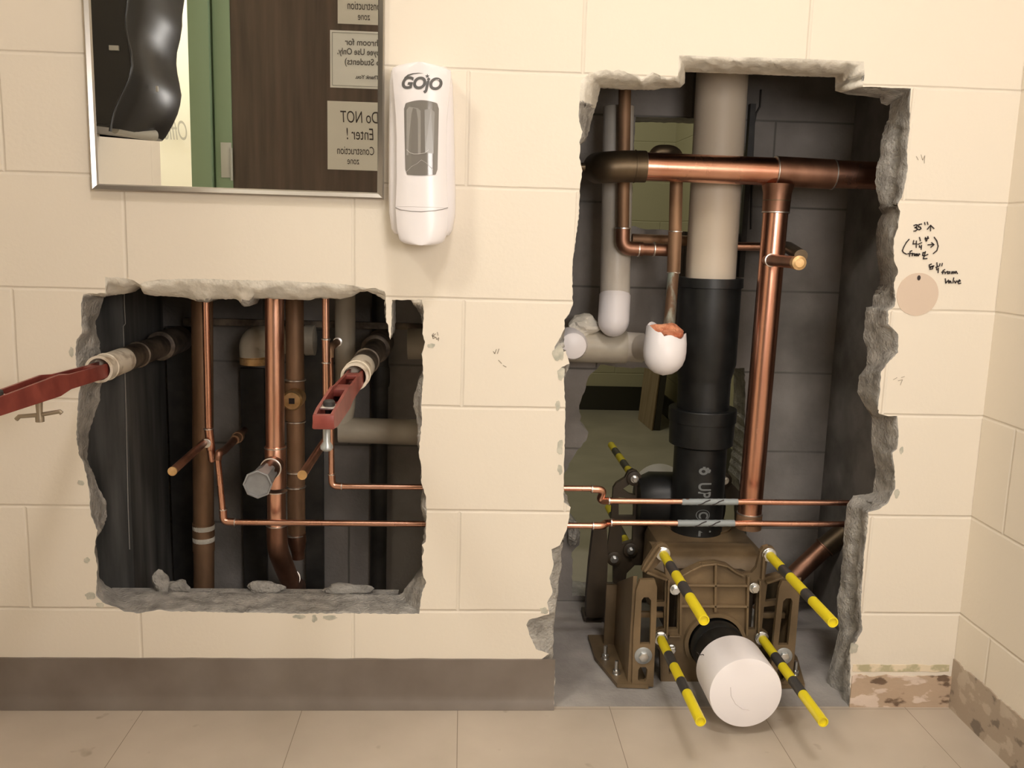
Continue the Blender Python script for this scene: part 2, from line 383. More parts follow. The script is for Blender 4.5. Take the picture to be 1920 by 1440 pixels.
# ------------------------------------------------------------------ the broken front wall
def dens(pairs, step=7, jit=.9, seed=1):
    rnd = random.Random(seed); out = []
    n = len(pairs)
    for i in range(n):
        a, b = pairs[i], pairs[(i+1) % n]
        L = max(math.hypot(a[0]-b[0], a[1]-b[1]), math.hypot(a[2]-b[2], a[3]-b[3]))
        k = max(1, int(L/step))
        for j in range(k):
            t = j/k
            q = [a[c]*(1-t)+b[c]*t for c in range(4)]
            if j: q = [v+rnd.uniform(-jit, jit)*(a[6] if len(a) > 6 else 1) for v in q]
            out.append((*q, a[4]*(1-t)+b[4]*t, a[5]))
    return out
S = None  # straight-back edge (reveal faces away)
def H(ox, oy, ix=None, iy=None, d=.1, jit=1):
    if ix is None: return (ox, oy, ox, oy, .1, True, jit)
    return (ox, oy, ix, iy, d, False, jit)
left_hole = [
 H(156,551,195,556,.1), H(197,550,199,555,.05), H(197,519,214,553,.05), H(232,521,236,550,.05), H(247,524,251,536,.03), H(262,533,263,538,.02),
 H(272,528,270,551,.03), H(300,524,290,555,.03), H(339,523,339,557,.035), H(358,523,358,561,.035), H(373,523,373,566,.035), H(390,523,390,567,.035),
 H(397,523,397,561,.035), H(443,525,443,561,.035), H(458,525,458,575,.035), H(468,525,468,574,.035), H(475,526,475,559,.035), H(528,526,528,561,.035),
 H(577,529,577,563,.035), H(597,530,597,559,.035), H(638,532,638,561,.035), H(660,535,660,556,.03), H(674,538,674,547,.02), H(689,541,689,546,.01),
 H(704,540,704,552,.02), H(721,546,718,561,.02), H(723,552,722,563,.01),
 H(724,604), H(728,609), H(730,631), H(732,637), H(733,621), H(734,590), H(735,562),
 H(755,563), H(774,562,776,570,.02), H(791,562,783,581,.04), H(795,585,790,593,.03), H(793,609), H(792,626), H(797,641), H(792,660), H(792,682),
 H(794,709,784,714,.03), H(791,743,775,753,.04), H(790,767,778,772,.03), H(791,792,784,792,.02), H(788,816,783,820,.02), H(785,848),
 H(790,877), H(790,906), H(799,932,789,937,.03), H(800,955,790,955,.02), H(799,985), H(798,1016), H(791,1022), H(795,1032), H(791,1043), H(793,1064),
 H(793,1077,789,1082,.03), H(799,1093,775,1086,.09), H(791,1111,752,1114,.1), H(786,1151,747,1115,.1),
 H(735,1151,706,1116,.1), H(654,1150,665,1114,.1), H(530,1150,526,1113,.1), H(420,1148,420,1111,.1), H(315,1146,320,1110,.1), H(299,1143,300,1109,.1), H(262,1150,262,1109,.1),
 H(233,1147,236,1110,.1), H(220,1139,222,1109,.1), H(193,1130,212,1106,.1), H(180,1117,199,1098,.1), H(181,1090,185,1080,.1), H(183,1064,184,1048,.1),
 H(177,1037,180,1024,.1), H(180,1010,180,1008,.1), H(183,995,193,990,.1), H(170,964,201,968,.1), H(168,932,199,940,.1), H(164,900,184,914,.1),
 H(156,866,176,890,.1), H(148,853,163,861,.1), H(143,815,167,810,.1), H(145,780,178,775,.1), H(146,760,188,750,.1), H(147,743,187,735,.1), H(151,724,192,716,.1),
 H(144,688,190,690,.1), H(141,665,188,656,.1), H(144,636,187,640,.1), H(153,625,181,625,.1), H(153,600,179,602,.1), H(152,573,187,585,.1)]
big_hole = [
 H(1087,183,1118,198,.09), H(1089,152,1124,172,.09), H(1105,137,1126,164,.09), H(1136,130,1148,165,.09), H(1150,134,1156,166,.09), H(1160,130,1166,167,.09), H(1180,138,1185,167,.09), H(1195,139,1197,167,.09),
 H(1203,149,1205,167,.09), H(1215,140,1217,168,.09), H(1223,135,1227,168,.09), H(1240,143,1247,164,.09), H(1255,147,1262,164,.09), H(1271,142,1277,163,.09, 0), H(1273,104,1284,156,.09, .3), H(1274,103,1285,135,.1, .2),
 H(1340,106,1340,137,.1,.4), H(1400,107,1400,139,.1,.4), H(1512,110,1500,143,.1,.4), H(1620,115,1566,145,.1,.3), H(1621,140,1566,160,.1,.3), H(1618,163,1566,170,.1,.3), H(1640,163,1588,177,.1,.3),
 H(1660,164,1620,180,.1,.3), H(1672,165,1650,184,.1,.3), H(1685,165,1652,194,.1,.3), H(1696,165,1663,198,.1,.3), H(1708,166,1669,195,.1,.5),
 H(1706,198,1667,219,.1), H(1706,241,1659,238,.1), H(1703,262,1652,262,.1), H(1700,284,1650,295,.1), H(1702,316,1643,314,.1), H(1696,348,1641,344,.1), H(1691,370,1646,370,.1), H(1684,381,1650,382,.1), H(1683,384,1683,388,.02),
 H(1688,396,1676,400,.05), H(1684,427,1667,418,.05), H(1676,448,1664,440,.05), H(1676,484,1666,484,.05), H(1684,510,1672,518,.05), H(1676,530,1671,538,.05),
 H(1678,550,1663,548,.05), H(1679,565,1638,553,.1), H(1677,575,1636,574,.1), H(1666,582,1624,576,.1), H(1665,607,1621,607,.1), H(1684,627,1619,636,.1), H(1684,661,1626,655,.1), H(1665,680,1625,685,.1), H(1652,697,1611,704,.1), H(1650,735,1607,735,.1), H(1646,764,1621,761,.1),
 H(1648,776,1637,778,.08,.3), H(1665,780,1637,781,.09,.3), H(1682,780,1635,784,.1,.3), H(1685,818,1634,815,.1), H(1682,842,1635,842,.1), H(1673,849,1637,852,.1), H(1678,884,1642,880,.1), H(1678,917,1636,925,.1),
 H(1664,944,1620,927,.1), H(1648,955,1600,929,.1), H(1628,960,1588,946,.1), H(1626,995,1583,990,.1), H(1620,1040,1580,1040,.1), H(1616,1097,1575,1100,.1), H(1615,1120,1569,1120,.1), H(1614,1143,1571,1150,.1), H(1617,1181,1573,1182,.1),
 H(1594,1225,1562,1228,.1), H(1594,1257,1552,1262,.1), H(1594,1300,1549,1315,.1), H(1592,1338,1549,1334,.1),
 H(1580,1400,1545,1400,.1,0), H(1040,1400,1040,1400,.1,0), H(1038,1335), H(1040,1252),
 H(1018,1250,1036,1248,.02), H(1012,1238,1034,1236,.02), H(1030,1226,1038,1226,.02), H(1005,1217,1037,1216,.015), H(995,1195,1038,1195,.015), H(987,1172,1038,1172,.015), H(992,1162,1040,1160,.015), H(1030,1152,1041,1150,.01),
 H(1026,1130,1043,1130,.006), H(1036,1110,1047,1110,.008), H(1030,1085,1048,1085,.008), H(1038,1058,1054,1060,.01), H(1034,1030,1052,1034,.01), H(1050,1022,1056,1018,.01),
 H(1063,992), H(1066,976), H(1070,951), H(1057,942), H(1057,909), H(1057,873), H(1059,824), H(1060,758), H(1057,705,1058,705,.01), H(1050,697,1064,695,.02),
 H(1053,688,1067,690,.03), H(1068,682), H(1061,658), H(1040,664,1059,650,.008), H(1040,650,1057,640,.008), H(1059,616), H(1058,600,1064,594,.01), H(1067,589), H(1074,572), H(1073,522), H(1075,481), H(1082,427), H(1086,400), H(1088,344), H(1092,320), H(1086,296), H(1088,273),
 H(1086,267,1098,264,.06), H(1092,247,1105,243,.08), H(1086,228,1110,224,.09), H(1085,211,1114,211,.09)]
def build_front_wall():
    bm = bmesh.new()
    outer = [Vector((x, 0, z)) for x, z in ((-1.1, -.12), (1.12, -.12), (1.12, 3.4), (-1.1, 3.4))]
    def loop(ps):
        vs = [bm.verts.new(p) for p in ps]; es = [bm.edges.new((a, b)) for a, b in zip(vs, vs[1:]+vs[:1])]; return vs, es
    ov, oe = loop(outer); bv, be = loop([p+Vector((0, .1, 0)) for p in outer])
    fe, bke, rims = list(oe), list(be), []
    K = 9
    for hi, hole in enumerate((left_hole, big_hole)):
        D = dens(hole, 5, .9, 3+hi)
        rows = []
        for idx, (ox, oy, ix, iy, d, st, *_) in enumerate(D):
            O = at(ox, oy, 0); d = max(d, .004)
            I = Vector((O.x, .1, O.z)) if st else at(ix, iy, d)
            top = (not st) and ((hi == 0 and O.z > .80) or (hi == 1 and O.z > 1.17 and O.x < .7))
            side = (not st) and hi == 1 and O.x > .6 and (O.z < .42 or .95 < O.z < 1.15)
            col = []
            for k in range(K+1):
                t = k/K
                if st: p = O.lerp(I, t)
                else: p = at(ox+(ix-ox)*t, oy+(iy-oy)*t, d*(t**2.4 if top else t))
                if 0 < k < K:
                    q = p*48
                    nv = Vector((noise.noise(q), 0, noise.noise(q+Vector((9, 9, 9)))))*.0045
                    nv += Vector((noise.noise(q*2.7), 0, noise.noise(q*2.7+Vector((5, 9, 2)))))*.0022
                    p = p+nv
                    if side: p.x += .013*math.exp(-((t-.52)/.13)**2)
                    p.y += .3*noise.noise(q*.6)*min(d, .03)*math.sin(math.pi*t)
                    p.y = min(max(p.y, .0006), .0995)
                col.append(p)
            if I.y < .0995: col.append(Vector((I.x, .1, I.z)))
            else: col.append(Vector((I.x, .1003, I.z)))
            rows.append(col)
        cols = [[bm.verts.new(p) for p in c] for c in rows]
        n = len(cols); m = len(cols[0])
        for i in range(n):
            a, b = cols[i], cols[(i+1) % n]
            for k in range(m-1):
                f = bm.faces.new((a[k], a[k+1], b[k+1], b[k]))
                x = a[k].co
                # the mortar bed along the top edges is paler than the broken block
                pale = (hi == 0 and x.z > .80) or (hi == 1 and x.z > 1.17 and x.x < .70)
                f.material_index = 2 if pale else 1
                f.smooth = True
        for i in range(n):
            e = bm.edges.get((cols[i][0], cols[(i+1) % n][0])); fe.append(e)
            e = bm.edges.get((cols[i][-1], cols[(i+1) % n][-1])); bke.append(e)
    r = bmesh.ops.triangle_fill(bm, edges=fe, use_beauty=True)
    for g in r['geom']:
        if isinstance(g, bmesh.types.BMFace): g.material_index = 0
    r = bmesh.ops.triangle_fill(bm, edges=bke, use_beauty=True)
    for g in r['geom']:
        if isinstance(g, bmesh.types.BMFace): g.material_index = 3
    me = bpy.data.meshes.new('wall_front'); bm.to_mesh(me); bm.free()
    return link('wall_front', me, [m_wall, m_broken, m_mortar, m_chase_side])
wall_front = struct(build_front_wall())

# ------------------------------------------------------------------ room shell
XR, XL, YB, ZC = .9963, -.94, -1.94, 3.4
struct(quad_box('wall_right', XR, XR+.1, YB-.05, 0.0, -.1, ZC, m_wallr))
struct(quad_box('wall_left', XL-.1, XL, -1.2, 0.0, -.1, ZC, m_wallr))
struct(quad_box('ceiling', -3.1, 1.2, -2.8, .0, ZC-.001, ZC+.05, m_ceil))
def grid_floor(name, x0, x1, y0, y1, z, m):
    bm = bmesh.new()
    vs = [bm.verts.new(p) for p in ((x0, y0, z), (x1, y0, z), (x1, y1, z), (x0, y1, z))]
    bm.faces.new(vs); r = bmesh.ops.extrude_face_region(bm, geom=bm.faces[:])
    for v in r['geom']:
        if isinstance(v, bmesh.types.BMVert): v.co.z -= .05
    return struct(bobj(name, bm, m, None, smooth=False))
grid_floor('floor', -3.1, 1.1, -2.8, .0, 0, m_floor)
grid_floor('floor_chase', -1.2, 1.3, .0, .63, -.001, m_slab)
grid_floor('floor_beyond', -1.2, 1.3, .63, 3.3, 0, m_floor2)
# rear wall of the restroom (seen only in the mirror), door in a green frame
dx0, dx1 = -.903, .01
struct(quad_box('wall_back', dx1+.05, XR+.1, YB-.1, YB+.02, -.1, ZC, m_plain))
struct(quad_box('wall_back_lintel', -1.05, dx1+.05, YB-.1, YB+.02, 2.13, ZC, m_plain))
door = struct(quad_box('door_1', dx0, dx1, YB-.03, YB+.012, .01, 2.08, m_door))
def jamb(x0, x1, par):
    quad_box('jamb', x0, x1, YB-.1, YB+.03, 0, 2.13, m_green, par, .003)
fr = struct(quad_box('trim_1', -1.05, -.974, YB-.1, YB+.045, 0, 2.13, m_green, None, .003))
quad_box('door_stop', -.966, -.903, YB-.1, YB+.02, 0, 2.10, m_green, fr, .002)
quad_box('frame_groove', -.975, -.965, YB-.1, YB+.005, 0, 2.12, mat('green_groove', (.09, .15, .07), .6), fr)
quad_box('jamb', dx1, dx1+.06, YB-.1, YB+.045, 0, 2.13, m_green, fr, .003)
quad_box('head', -.974, dx1, YB-.1, YB+.045, 2.08, 2.13, m_green, fr, .003)
# hinge
hg = quad_box('hinge', -.945, -.905, YB+.012, YB+.024, 1.11, 1.24, m_hinge, door, .001)
lathe('hinge_pin', (-.904, YB+.03, 1.10), (-.904, YB+.03, 1.22), [(0, .005), (.12, .005)], m_hinge, hg, 12)
# corridor beyond
struct(quad_box('wall_corridor', -3.1, -.9, -2.8, -2.7, -.1, ZC, m_brightwall))
struct(quad_box('wall_corridor_side', -3.2, -3.1, -2.8, 0, -.1, ZC, m_plain))
struct(quad_box('wall_corridor_return', -1.05, -.95, -2.7, YB-.1, -.1, ZC, m_plain))
struct(quad_box('wall_corridor_end', -3.1, XL-.1, -.05, .0, -.1, ZC, m_plain))
def mir(x, y, Yv):
    p = at(x, y, Yv); return Vector((p.x, -p.y, p.z))
P = mir(328, 247, 2.69)
text('wall_lettering', 'Office', .13, lambda u, v: Vector((P.x-u*.42, P.y+.006, P.z+v*.95)), mat('faint_pencil', (.45, .44, .38), .8), bpy.data.objects['wall_corridor'], shear=.25)

# neighbouring room behind the chase
struct(quad_box('wall_far', -1.3, 1.2, 3.13, 3.23, -.1, ZC, m_room2))
struct(quad_box('wall_far_right', 1.07, 1.17, .63, 3.13, -.1, ZC, m_room2s))
struct(quad_box('wall_far_left', -1.3, -1.2, .63, 3.13, -.1, ZC, m_room2s))
struct(quad_box('ceiling_far', -1.3, 1.3, 0, 3.2, ZC, ZC+.05, m_ceil))
struct(quad_box('baseboard_far', -1.2, 1.07, 3.122, 3.13, 0, .13, m_base2))
struct(quad_box('baseboard_far_right', 1.062, 1.07, .63, 3.122, 0, .105, m_base2))
# chase sides
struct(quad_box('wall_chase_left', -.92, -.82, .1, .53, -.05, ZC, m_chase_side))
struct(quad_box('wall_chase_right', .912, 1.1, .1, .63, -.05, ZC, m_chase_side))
# back wall of the chase with two broken openings
def back_wall():
    Y = .53
    def loop2(px): return [at(x, y, Y) for x, y in px]
    rnd = random.Random(5)
    def jag(px, j=1.6, step=7):
        out = []
        for (a, b), (c, d) in zip(px, px[1:]+px[:1]):
            k = max(1, int(math.hypot(a-c, b-d)/step))
            for i in range(k):
                t = i/k; out.append((a+(c-a)*t+(rnd.uniform(-j, j) if i else 0), b+(d-b)*t+(rnd.uniform(-j, j) if i else 0)))
        return out
    up = jag([(1192, 219), (1397, 224), (1397, 438), (1300, 436), (1262, 432), (1240, 430), (1210, 430), (1190, 424), (1184, 424), (1186, 330)], .8)
    lo = jag([(1125, 684), (1180, 690), (1290, 690), (1396, 690), (1397, 760), (1395, 860), (1386, 900), (1400, 1000), (1402, 1122), (1073, 1118), (1073, 1060), (1072, 1036), (1086, 1022), (1088, 998),
              (1078, 985), (1062, 975), (1050, 950), (1052, 900), (1072, 862), (1084, 842), (1099, 826), (1103, 810), (1090, 795), (1086, 760), (1096, 735), (1104, 706)])
    bm = bmesh.new()
    def lp(ps):
        vs = [bm.verts.new(p) for p in ps]; return vs, [bm.edges.new((a, b)) for a, b in zip(vs, vs[1:]+vs[:1])]
    rect = [Vector((x, Y, z)) for x, z in ((-1.2, -.04), (1.1, -.04), (1.1, ZC), (-1.2, ZC))]
    fe = []; bk = []
    for ps in (rect, loop2(up), loop2(lo)):
        for p in ps: p.z = max(p.z, -.035) if ps is not rect else p.z
        v, e = lp(ps); v2, e2 = lp([p+Vector((0, .1, 0)) for p in ps]); fe += e; bk += e2
        for i in range(len(v)):
            j = (i+1) % len(v); f = bm.faces.new((v[i], v[j], v2[j], v2[i])); f.material_index = 1
    bmesh.ops.triangle_fill(bm, edges=fe, use_beauty=True)
    r = bmesh.ops.triangle_fill(bm, edges=bk, use_beauty=True)
    for g in r['geom']:
        if isinstance(g, bmesh.types.BMFace): g.material_index = 2
    bmesh.ops.recalc_face_normals(bm, faces=bm.faces)
    me = bpy.data.meshes.new('wall_chase_back'); bm.to_mesh(me); bm.free()
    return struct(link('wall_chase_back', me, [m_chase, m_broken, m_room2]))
back_wall()

# baseboards
def cove(name, x0, x1, m, top=.102, toe=.016):
    prof = [(0, top), (-.0035, top-.001), (-.004, .03), (-.007, .014), (-toe, .002), (-toe, 0), (0, 0)]
    bm = bmesh.new(); n = 60; rows = []
    for i in range(n+1):
        x = x0+(x1-x0)*i/n
        rows.append([bm.verts.new((x, y+.0, z+(noise.noise(Vector((x*18, 3, 0)))*.0012 if z > .05 else 0))) for y, z in prof])
    for a, b in zip(rows, rows[1:]):
        for k in range(len(prof)): bm.faces.new((a[k], a[(k+1) % len(prof)], b[(k+1) % len(prof)], b[k]))
    bm.faces.new(rows[0]); bm.faces.new(rows[-1][::-1])
    return struct(bobj(name, bm, m, angle=50))
cove('baseboard_front', XL, at(1040, 1300, 0).x-.002, m_base)
def torn(name, c1, c2, c3, axis):
    m = mat(name+'_mat', c1, .8); b = m.node_tree.nodes['Principled BSDF']
    v = coords(m, (1, 1, 2.0) if axis == 'x' else (1, 1, 1.5))
    n = N(m, 'ShaderNodeTexNoise'); n.inputs['Scale'].default_value = 16; n.inputs['Detail'].default_value = 5; LK(m, v, n.inputs['Vector'])
    r = N(m, 'ShaderNodeValToRGB'); r.color_ramp.interpolation = 'EASE'
    e = r.color_ramp.elements; e[0].position = .36; e[0].color = (*c1, 1); e[1].position = .42; e[1].color = (*c2, 1)
    q = r.color_ramp.elements.new(.52); q.color = (*c2, 1); q = r.color_ramp.elements.new(.58); q.color = (*c3, 1)
    LK(m, n.outputs['Fac'], r.inputs[0]); LK(m, r.outputs[0], b.inputs['Base Color'])
    bp = N(m, 'ShaderNodeBump'); bp.inputs['Strength'].default_value = .8; bp.inputs['Distance'].default_value = .003
    LK(m, n.outputs['Fac'], bp.inputs['Height']); LK(m, bp.outputs[0], b.inputs['Normal'])
    return m
m_torn1 = torn('torn_glue', (.17, .11, .07), (.50, .37, .26), (.70, .57, .47), 'x')
m_torn2 = torn('torn_glue_side', (.22, .18, .14), (.42, .34, .26), (.52, .44, .35), 'y')
m_torn3 = noisy(mat('green_paint_trace', (.5, .46, .3), .7), (.50, .45, .28), (.80, .68, .50), 25, .46, .54)
def ragged_strip(name, p0, ux, L, h0, h1, thick, nrm, m, parent=None, seed=0, amp=.004):
    """thin layer on a wall from height h0 to h1 with a ragged upper edge"""
    bm = bmesh.new(); n = int(L/.006); fr_, bk_ = [], []
    for i in range(n+1):
        p = Vector(p0)+Vector(ux)*(L*i/n)
        top = h1+amp*noise.noise(Vector((i*.21, seed, 0)))+amp*.5*noise.noise(Vector((i*.9, seed, 4)))
        bot = h0+(amp*noise.noise(Vector((i*.23, seed, 9))) if h0 > 0 else 0)
        row = []
        for z, t in ((top, 0), (top, thick), (bot, thick), (bot, 0)):
            row.append(bm.verts.new(p+Vector(nrm)*t+Vector((0, 0, z))))
        fr_.append(row)
    for a, b in zip(fr_, fr_[1:]):
        for k in range(4): bm.faces.new((a[k], a[(k+1) % 4], b[(k+1) % 4], b[k]))
    bm.faces.new(fr_[0]); bm.faces.new(fr_[-1][::-1])
    return bobj(name, bm, m, parent, smooth=False)
x0 = at(1594, 1300, 0).x
struct(ragged_strip('trim_2', (x0, 0, 0), (1, 0, 0), XR-x0, .0, .068, .003, (0, -1, 0), m_torn1, None, 1, .006))
struct(ragged_strip('trim_3', (x0, 0, 0), (1, 0, 0), XR-x0-.01, .077, .092, .0012, (0, -1, 0), m_torn3, None, 2, .003))
struct(ragged_strip('trim_4', (XR, 0, 0), (0, -1, 0), 1.8, .0, .105, .003, (-1, 0, 0), m_torn2, None, 3, .005))

# round skim patch and a chip by the measuring notes
bm = bmesh.new()
c = at(1720, 552, 0); rr = rad(c, 80); vs = []
for k in range(48):
    a = 2*math.pi*k/48; q = 1+.03*noise.noise(Vector((math.cos(a)*2, math.sin(a)*2, 5)))
    vs.append(bm.verts.new(c+Vector((math.cos(a)*rr*q, -.0012, math.sin(a)*rr*q))))
bm.faces.new(vs); r_ = bmesh.ops.extrude_face_region(bm, geom=bm.faces[:])
for v in r_['geom']:
    if isinstance(v, bmesh.types.BMVert): v.co.y += .0016
bobj('skim_patch', bm, m_patch, wall_front, smooth=False)
bm = bmesh.new(); p = at(1723, 521, -.0015)
bm.faces.new([bm.verts.new(q) for q in circ(p, .0035, 10, .005)]); bobj('drill_mark', bm, m_marker, wall_front, smooth=False)

m_chip = noisy(mat('chipped_paint', (.5, .49, .4), .9), (.42, .41, .34), (.62, .59, .49), 60)
for i_, (x, y, rx, ry) in enumerate(((1048, 663, 12, 13), (808, 648, 8, 4), (1052, 700, 7, 12), (1046, 760, 5, 9), (1050, 838, 6, 14), (1050, 880, 5, 10), (152, 905, 6, 5), (163, 1050, 6, 5), (170, 1117, 10, 7), (188, 1134, 7, 6),
                                    (560, 1156, 12, 4), (620, 1158, 16, 4), (590, 1160, 5, 8), (145, 706, 4, 9), (134, 660, 4, 9), (1690, 845, 4, 8), (1682, 925, 5, 9), (1600, 1215, 9, 12), (1020, 1145, 8, 7))):
    c_ = at(x, y, 0); bm = bmesh.new(); vs = []
    for k in range(18):
        a = 2*math.pi*k/18; q = 1+.45*noise.noise(Vector((math.cos(a)*1.6, math.sin(a)*1.6, i_*3.3)))
        vs.append(bm.verts.new(c_+Vector((math.cos(a)*q*rx*.00099, -.0009, math.sin(a)*q*ry*.00099))))
    bm.faces.new(vs); r_ = bmesh.ops.extrude_face_region(bm, geom=bm.faces[:])
    for v in r_['geom']:
        if isinstance(v, bmesh.types.BMVert): v.co.y += .0012
    bobj('paint_chip', bm, m_chip, wall_front, smooth=False)

# handwriting on the wall
def nt(x, y): return 1640+x/6.0, 380+y/6.0     # small note sheet coordinates
def ns(*L): return [[nt(*q) for q in l] for l in L]
strokes('handwriting', ns(
 [(440,258),(465,248),(482,252),(470,275),(452,280),(475,285),(480,300),(462,318),(440,320)],
 [(530,240),(500,245),(492,272),(515,275),(522,292),(505,305),(488,302)],
 [(562,222),(568,248)], [(592,218),(600,246)],
 [(592,300),(630,255),(668,292)], [(630,255),(628,318)],
 [(388,412),(355,450),(325,505),(312,540),(325,562),(360,580)],
 [(440,425),(432,465),(475,462)], [(470,430),(468,505)], [(505,390),(515,430)], [(485,470),(530,450)],
 [(505,480),(503,500),(528,497)], [(527,478),(524,525)],
 [(570,390),(580,435)], [(598,380),(605,405)], [(565,405),(608,400)], [(600,385),(585,430)],
 [(598,475),(660,470)], [(640,450),(668,472),(632,502)],
 [(670,388),(700,430),(715,490),(700,540),(660,572)],
 [(420,540),(400,548),(392,605)], [(372,575),(430,570)], [(425,575),(422,600)], [(425,580),(445,572)], [(450,578),(445,595),(462,595),(468,578),(450,578)],
 [(475,600),(478,575),(492,598),(500,575),(510,582)],
 [(570,560),(545,562),(540,592),(560,600),(600,582)], [(572,550),(548,632),(590,628)],
 [(640,690),(615,700),(618,725),(660,712),(650,745),(622,750),(625,728),(668,710)],
 [(700,675),(705,715)], [(688,728),(722,715)], [(700,735),(698,755),(718,752)], [(718,735),(714,788)],
 [(735,685),(730,712)], [(762,682),(755,712)],
 [(790,752),(770,765),(765,800)], [(752,782),(790,778)], [(795,785),(792,800)], [(795,790),(820,772)], [(825,778),(820,798),(842,796),(848,778),(828,778)],
 [(860,800),(872,775),(882,798),(892,775),(905,795),(915,772),(932,798)],
 [(795,855),(800,905),(832,870)], [(850,880),(832,885),(835,905),(855,885),(862,905)], [(890,845),(880,905)], [(898,880),(908,905),(925,878)],
 [(930,892),(965,882),(955,868),(938,885),(945,912),(970,905)]), -.0016, 2.2, m_marker, wall_front)
def z4(*L): return [[(780+x/5.143, 520+y/5.143) for x, y in l] for l in L]
strokes('pencil_note', z4([(170,540),(155,560),(190,580),(165,590),(160,570),(188,545)], [(205,530),(212,560)], [(195,580),(200,600)], [(200,595),(222,590)], [(218,580),(215,612)],
 [(745,715),(760,735),(775,695)], [(785,735),(800,690)], [(795,800),(825,830)], [(840,850),(870,865)]), -.0008, 1.4, m_pencil, wall_front)
strokes('pencil_note', [[(1718,293),(1722,300)], [(1727,290),(1730,300),(1734,292)], [(1734,292),(1733,306)], [(1675,712),(1682,708)], [(1684,714),(1692,712),(1688,722)], [(1690,708),(1696,706)]], -.0008, 1.0, m_pencil, wall_front)

# ------------------------------------------------------------------ mirror
mt = thing('wall_mirror', 'stainless framed mirror hung on the cream block wall', 'mirror', at(440, 366, 0))
def mz(x, y, Y=-.012): return at(x, y, Y)
bl, brr = mz(172, 358), mz(719, 372)
xl, xr, zb = bl.x, brr.x, (bl.z+brr.z)/2
zt = zb+.76
quad_box('backing', xl+.004, xr-.004, -.006, -.0015, zb+.004, zt-.004, m_tan, mt)
quad_box('glass', xl+.009, xr-.009, -.0078, -.0062, zb+.009, zt-.009, m_mirror, mt)
def mframe(a, b, c, d):  # a-b outer edge pts, c-d inner
    bm = bmesh.new()
    ys = (-.001, -.015, -.0125, -.0079)
    A = [(a, -.001), (a, -.014), (None, None)]
    va = []
    for (o, i) in ((a, d), (b, c)):
        mid = ((o[0]+i[0])/2*1+0, (o[1]+i[1])/2)
        row = [Vector((o[0], -.001, o[1])), Vector((o[0], -.013, o[1])), Vector((o[0]*.8+i[0]*.2, -.015, o[1]*.8+i[1]*.2)),
               Vector((o[0]*.2+i[0]*.8, -.012, o[1]*.2+i[1]*.8)), Vector((i[0], -.0079, i[1])), Vector((i[0], -.001, i[1]))]
        va.append([bm.verts.new(p) for p in row])
    n = len(va[0])
    for k in range(n): bm.faces.new((va[0][k], va[0][(k+1) % n], va[1][(k+1) % n], va[1][k]))
    bm.faces.new(va[0]); bm.faces.new(va[1][::-1])
    return bobj('frame', bm, m_frame, mt, smooth=False)
fw = .0115
O = [(xl, zb), (xr, zb), (xr, zt), (xl, zt)]; I = [(xl+fw, zb+fw), (xr-fw, zb+fw), (xr-fw, zt-fw), (xl+fw, zt-fw)]
for k in range(4): mframe(O[k], O[(k+1) % 4], I[(k+1) % 4], I[k])

# things the mirror shows: paper signs on the door, towel dispenser on the left wall
YD = YB+.0125
def sign(nm, label, pxl, lines, m, border=False, w=.216, h=.2):
    c = pxl; t = thing(nm, label, 'paper sign', c)
    sh = box('sheet', (c.x, YD+.001, c.z), (w, .0008, h), m, t)
    for body, size, du, dz, sy in lines:
        text('lettering', body, size, lambda u, v, du=du, dz=dz, sy=sy: Vector((c.x-(u+du)*sy, YD+.0024, c.z+v+dz)), m_ink if border else m_marker, t, offset=.0006 if border else 0, shear=0 if border else .08)
    if border:
        bm = bmesh.new()
        for (cx, cz, sx, sz) in ((0, h/2-.008, w-.016, .0012), (0, -h/2+.008, w-.016, .0012), (w/2-.008, 0, .0012, h-.016), (-w/2+.008, 0, .0012, h-.016)):
            add_box(bm, (c.x+cx, YD+.0019, c.z+cz), (sx, .0006, sz))
        bobj('border', bm, m_ink, t, smooth=False)
    return t
VD = -YD
a = mir(615, 190, VD); b = mir(620, 318, VD); h = a.z-b.z
wS = .245
hand = [('Do NOT', .062, .0, .068, .62), ('Enter !', .062, -.002, .006, .62), ('Construction', .044, .026, -.055, .60), ('zone', .038, .04, -.093, .62)]
sign('paper_sign', 'lowest handwritten do not enter sheet on the brown door, seen in the mirror', Vector((a.x+wS/2, YD, (a.z+b.z)/2)), hand, m_paper, w=wS, h=h)
a = mir(620, 58, VD); b = mir(618, 165, VD); h2 = a.z-b.z; w2 = .235
sign('paper_sign', 'printed bordered sheet in the middle of the brown door, seen in the mirror', Vector((a.x+w2/2, YD, (a.z+b.z)/2)),
     [('Bathroom for', .033, -.022, .062, .88), ('Employee Use Only.', .032, -.018, .028, .80), ('(No Students)', .033, -.022, -.008, .88), ('Thank You.', .019, -.02, -.062, 1)], m_paper2, True, w=w2, h=h2)
a = mir(634, -82, VD); b = mir(636, 46, VD); h3 = a.z-b.z
sign('paper_sign', 'topmost sheet on the brown door in the mirror, cut off by the photo edge', Vector((a.x+wS/2, YD, (a.z+b.z)/2)), hand, m_paper, w=wS, h=h3)

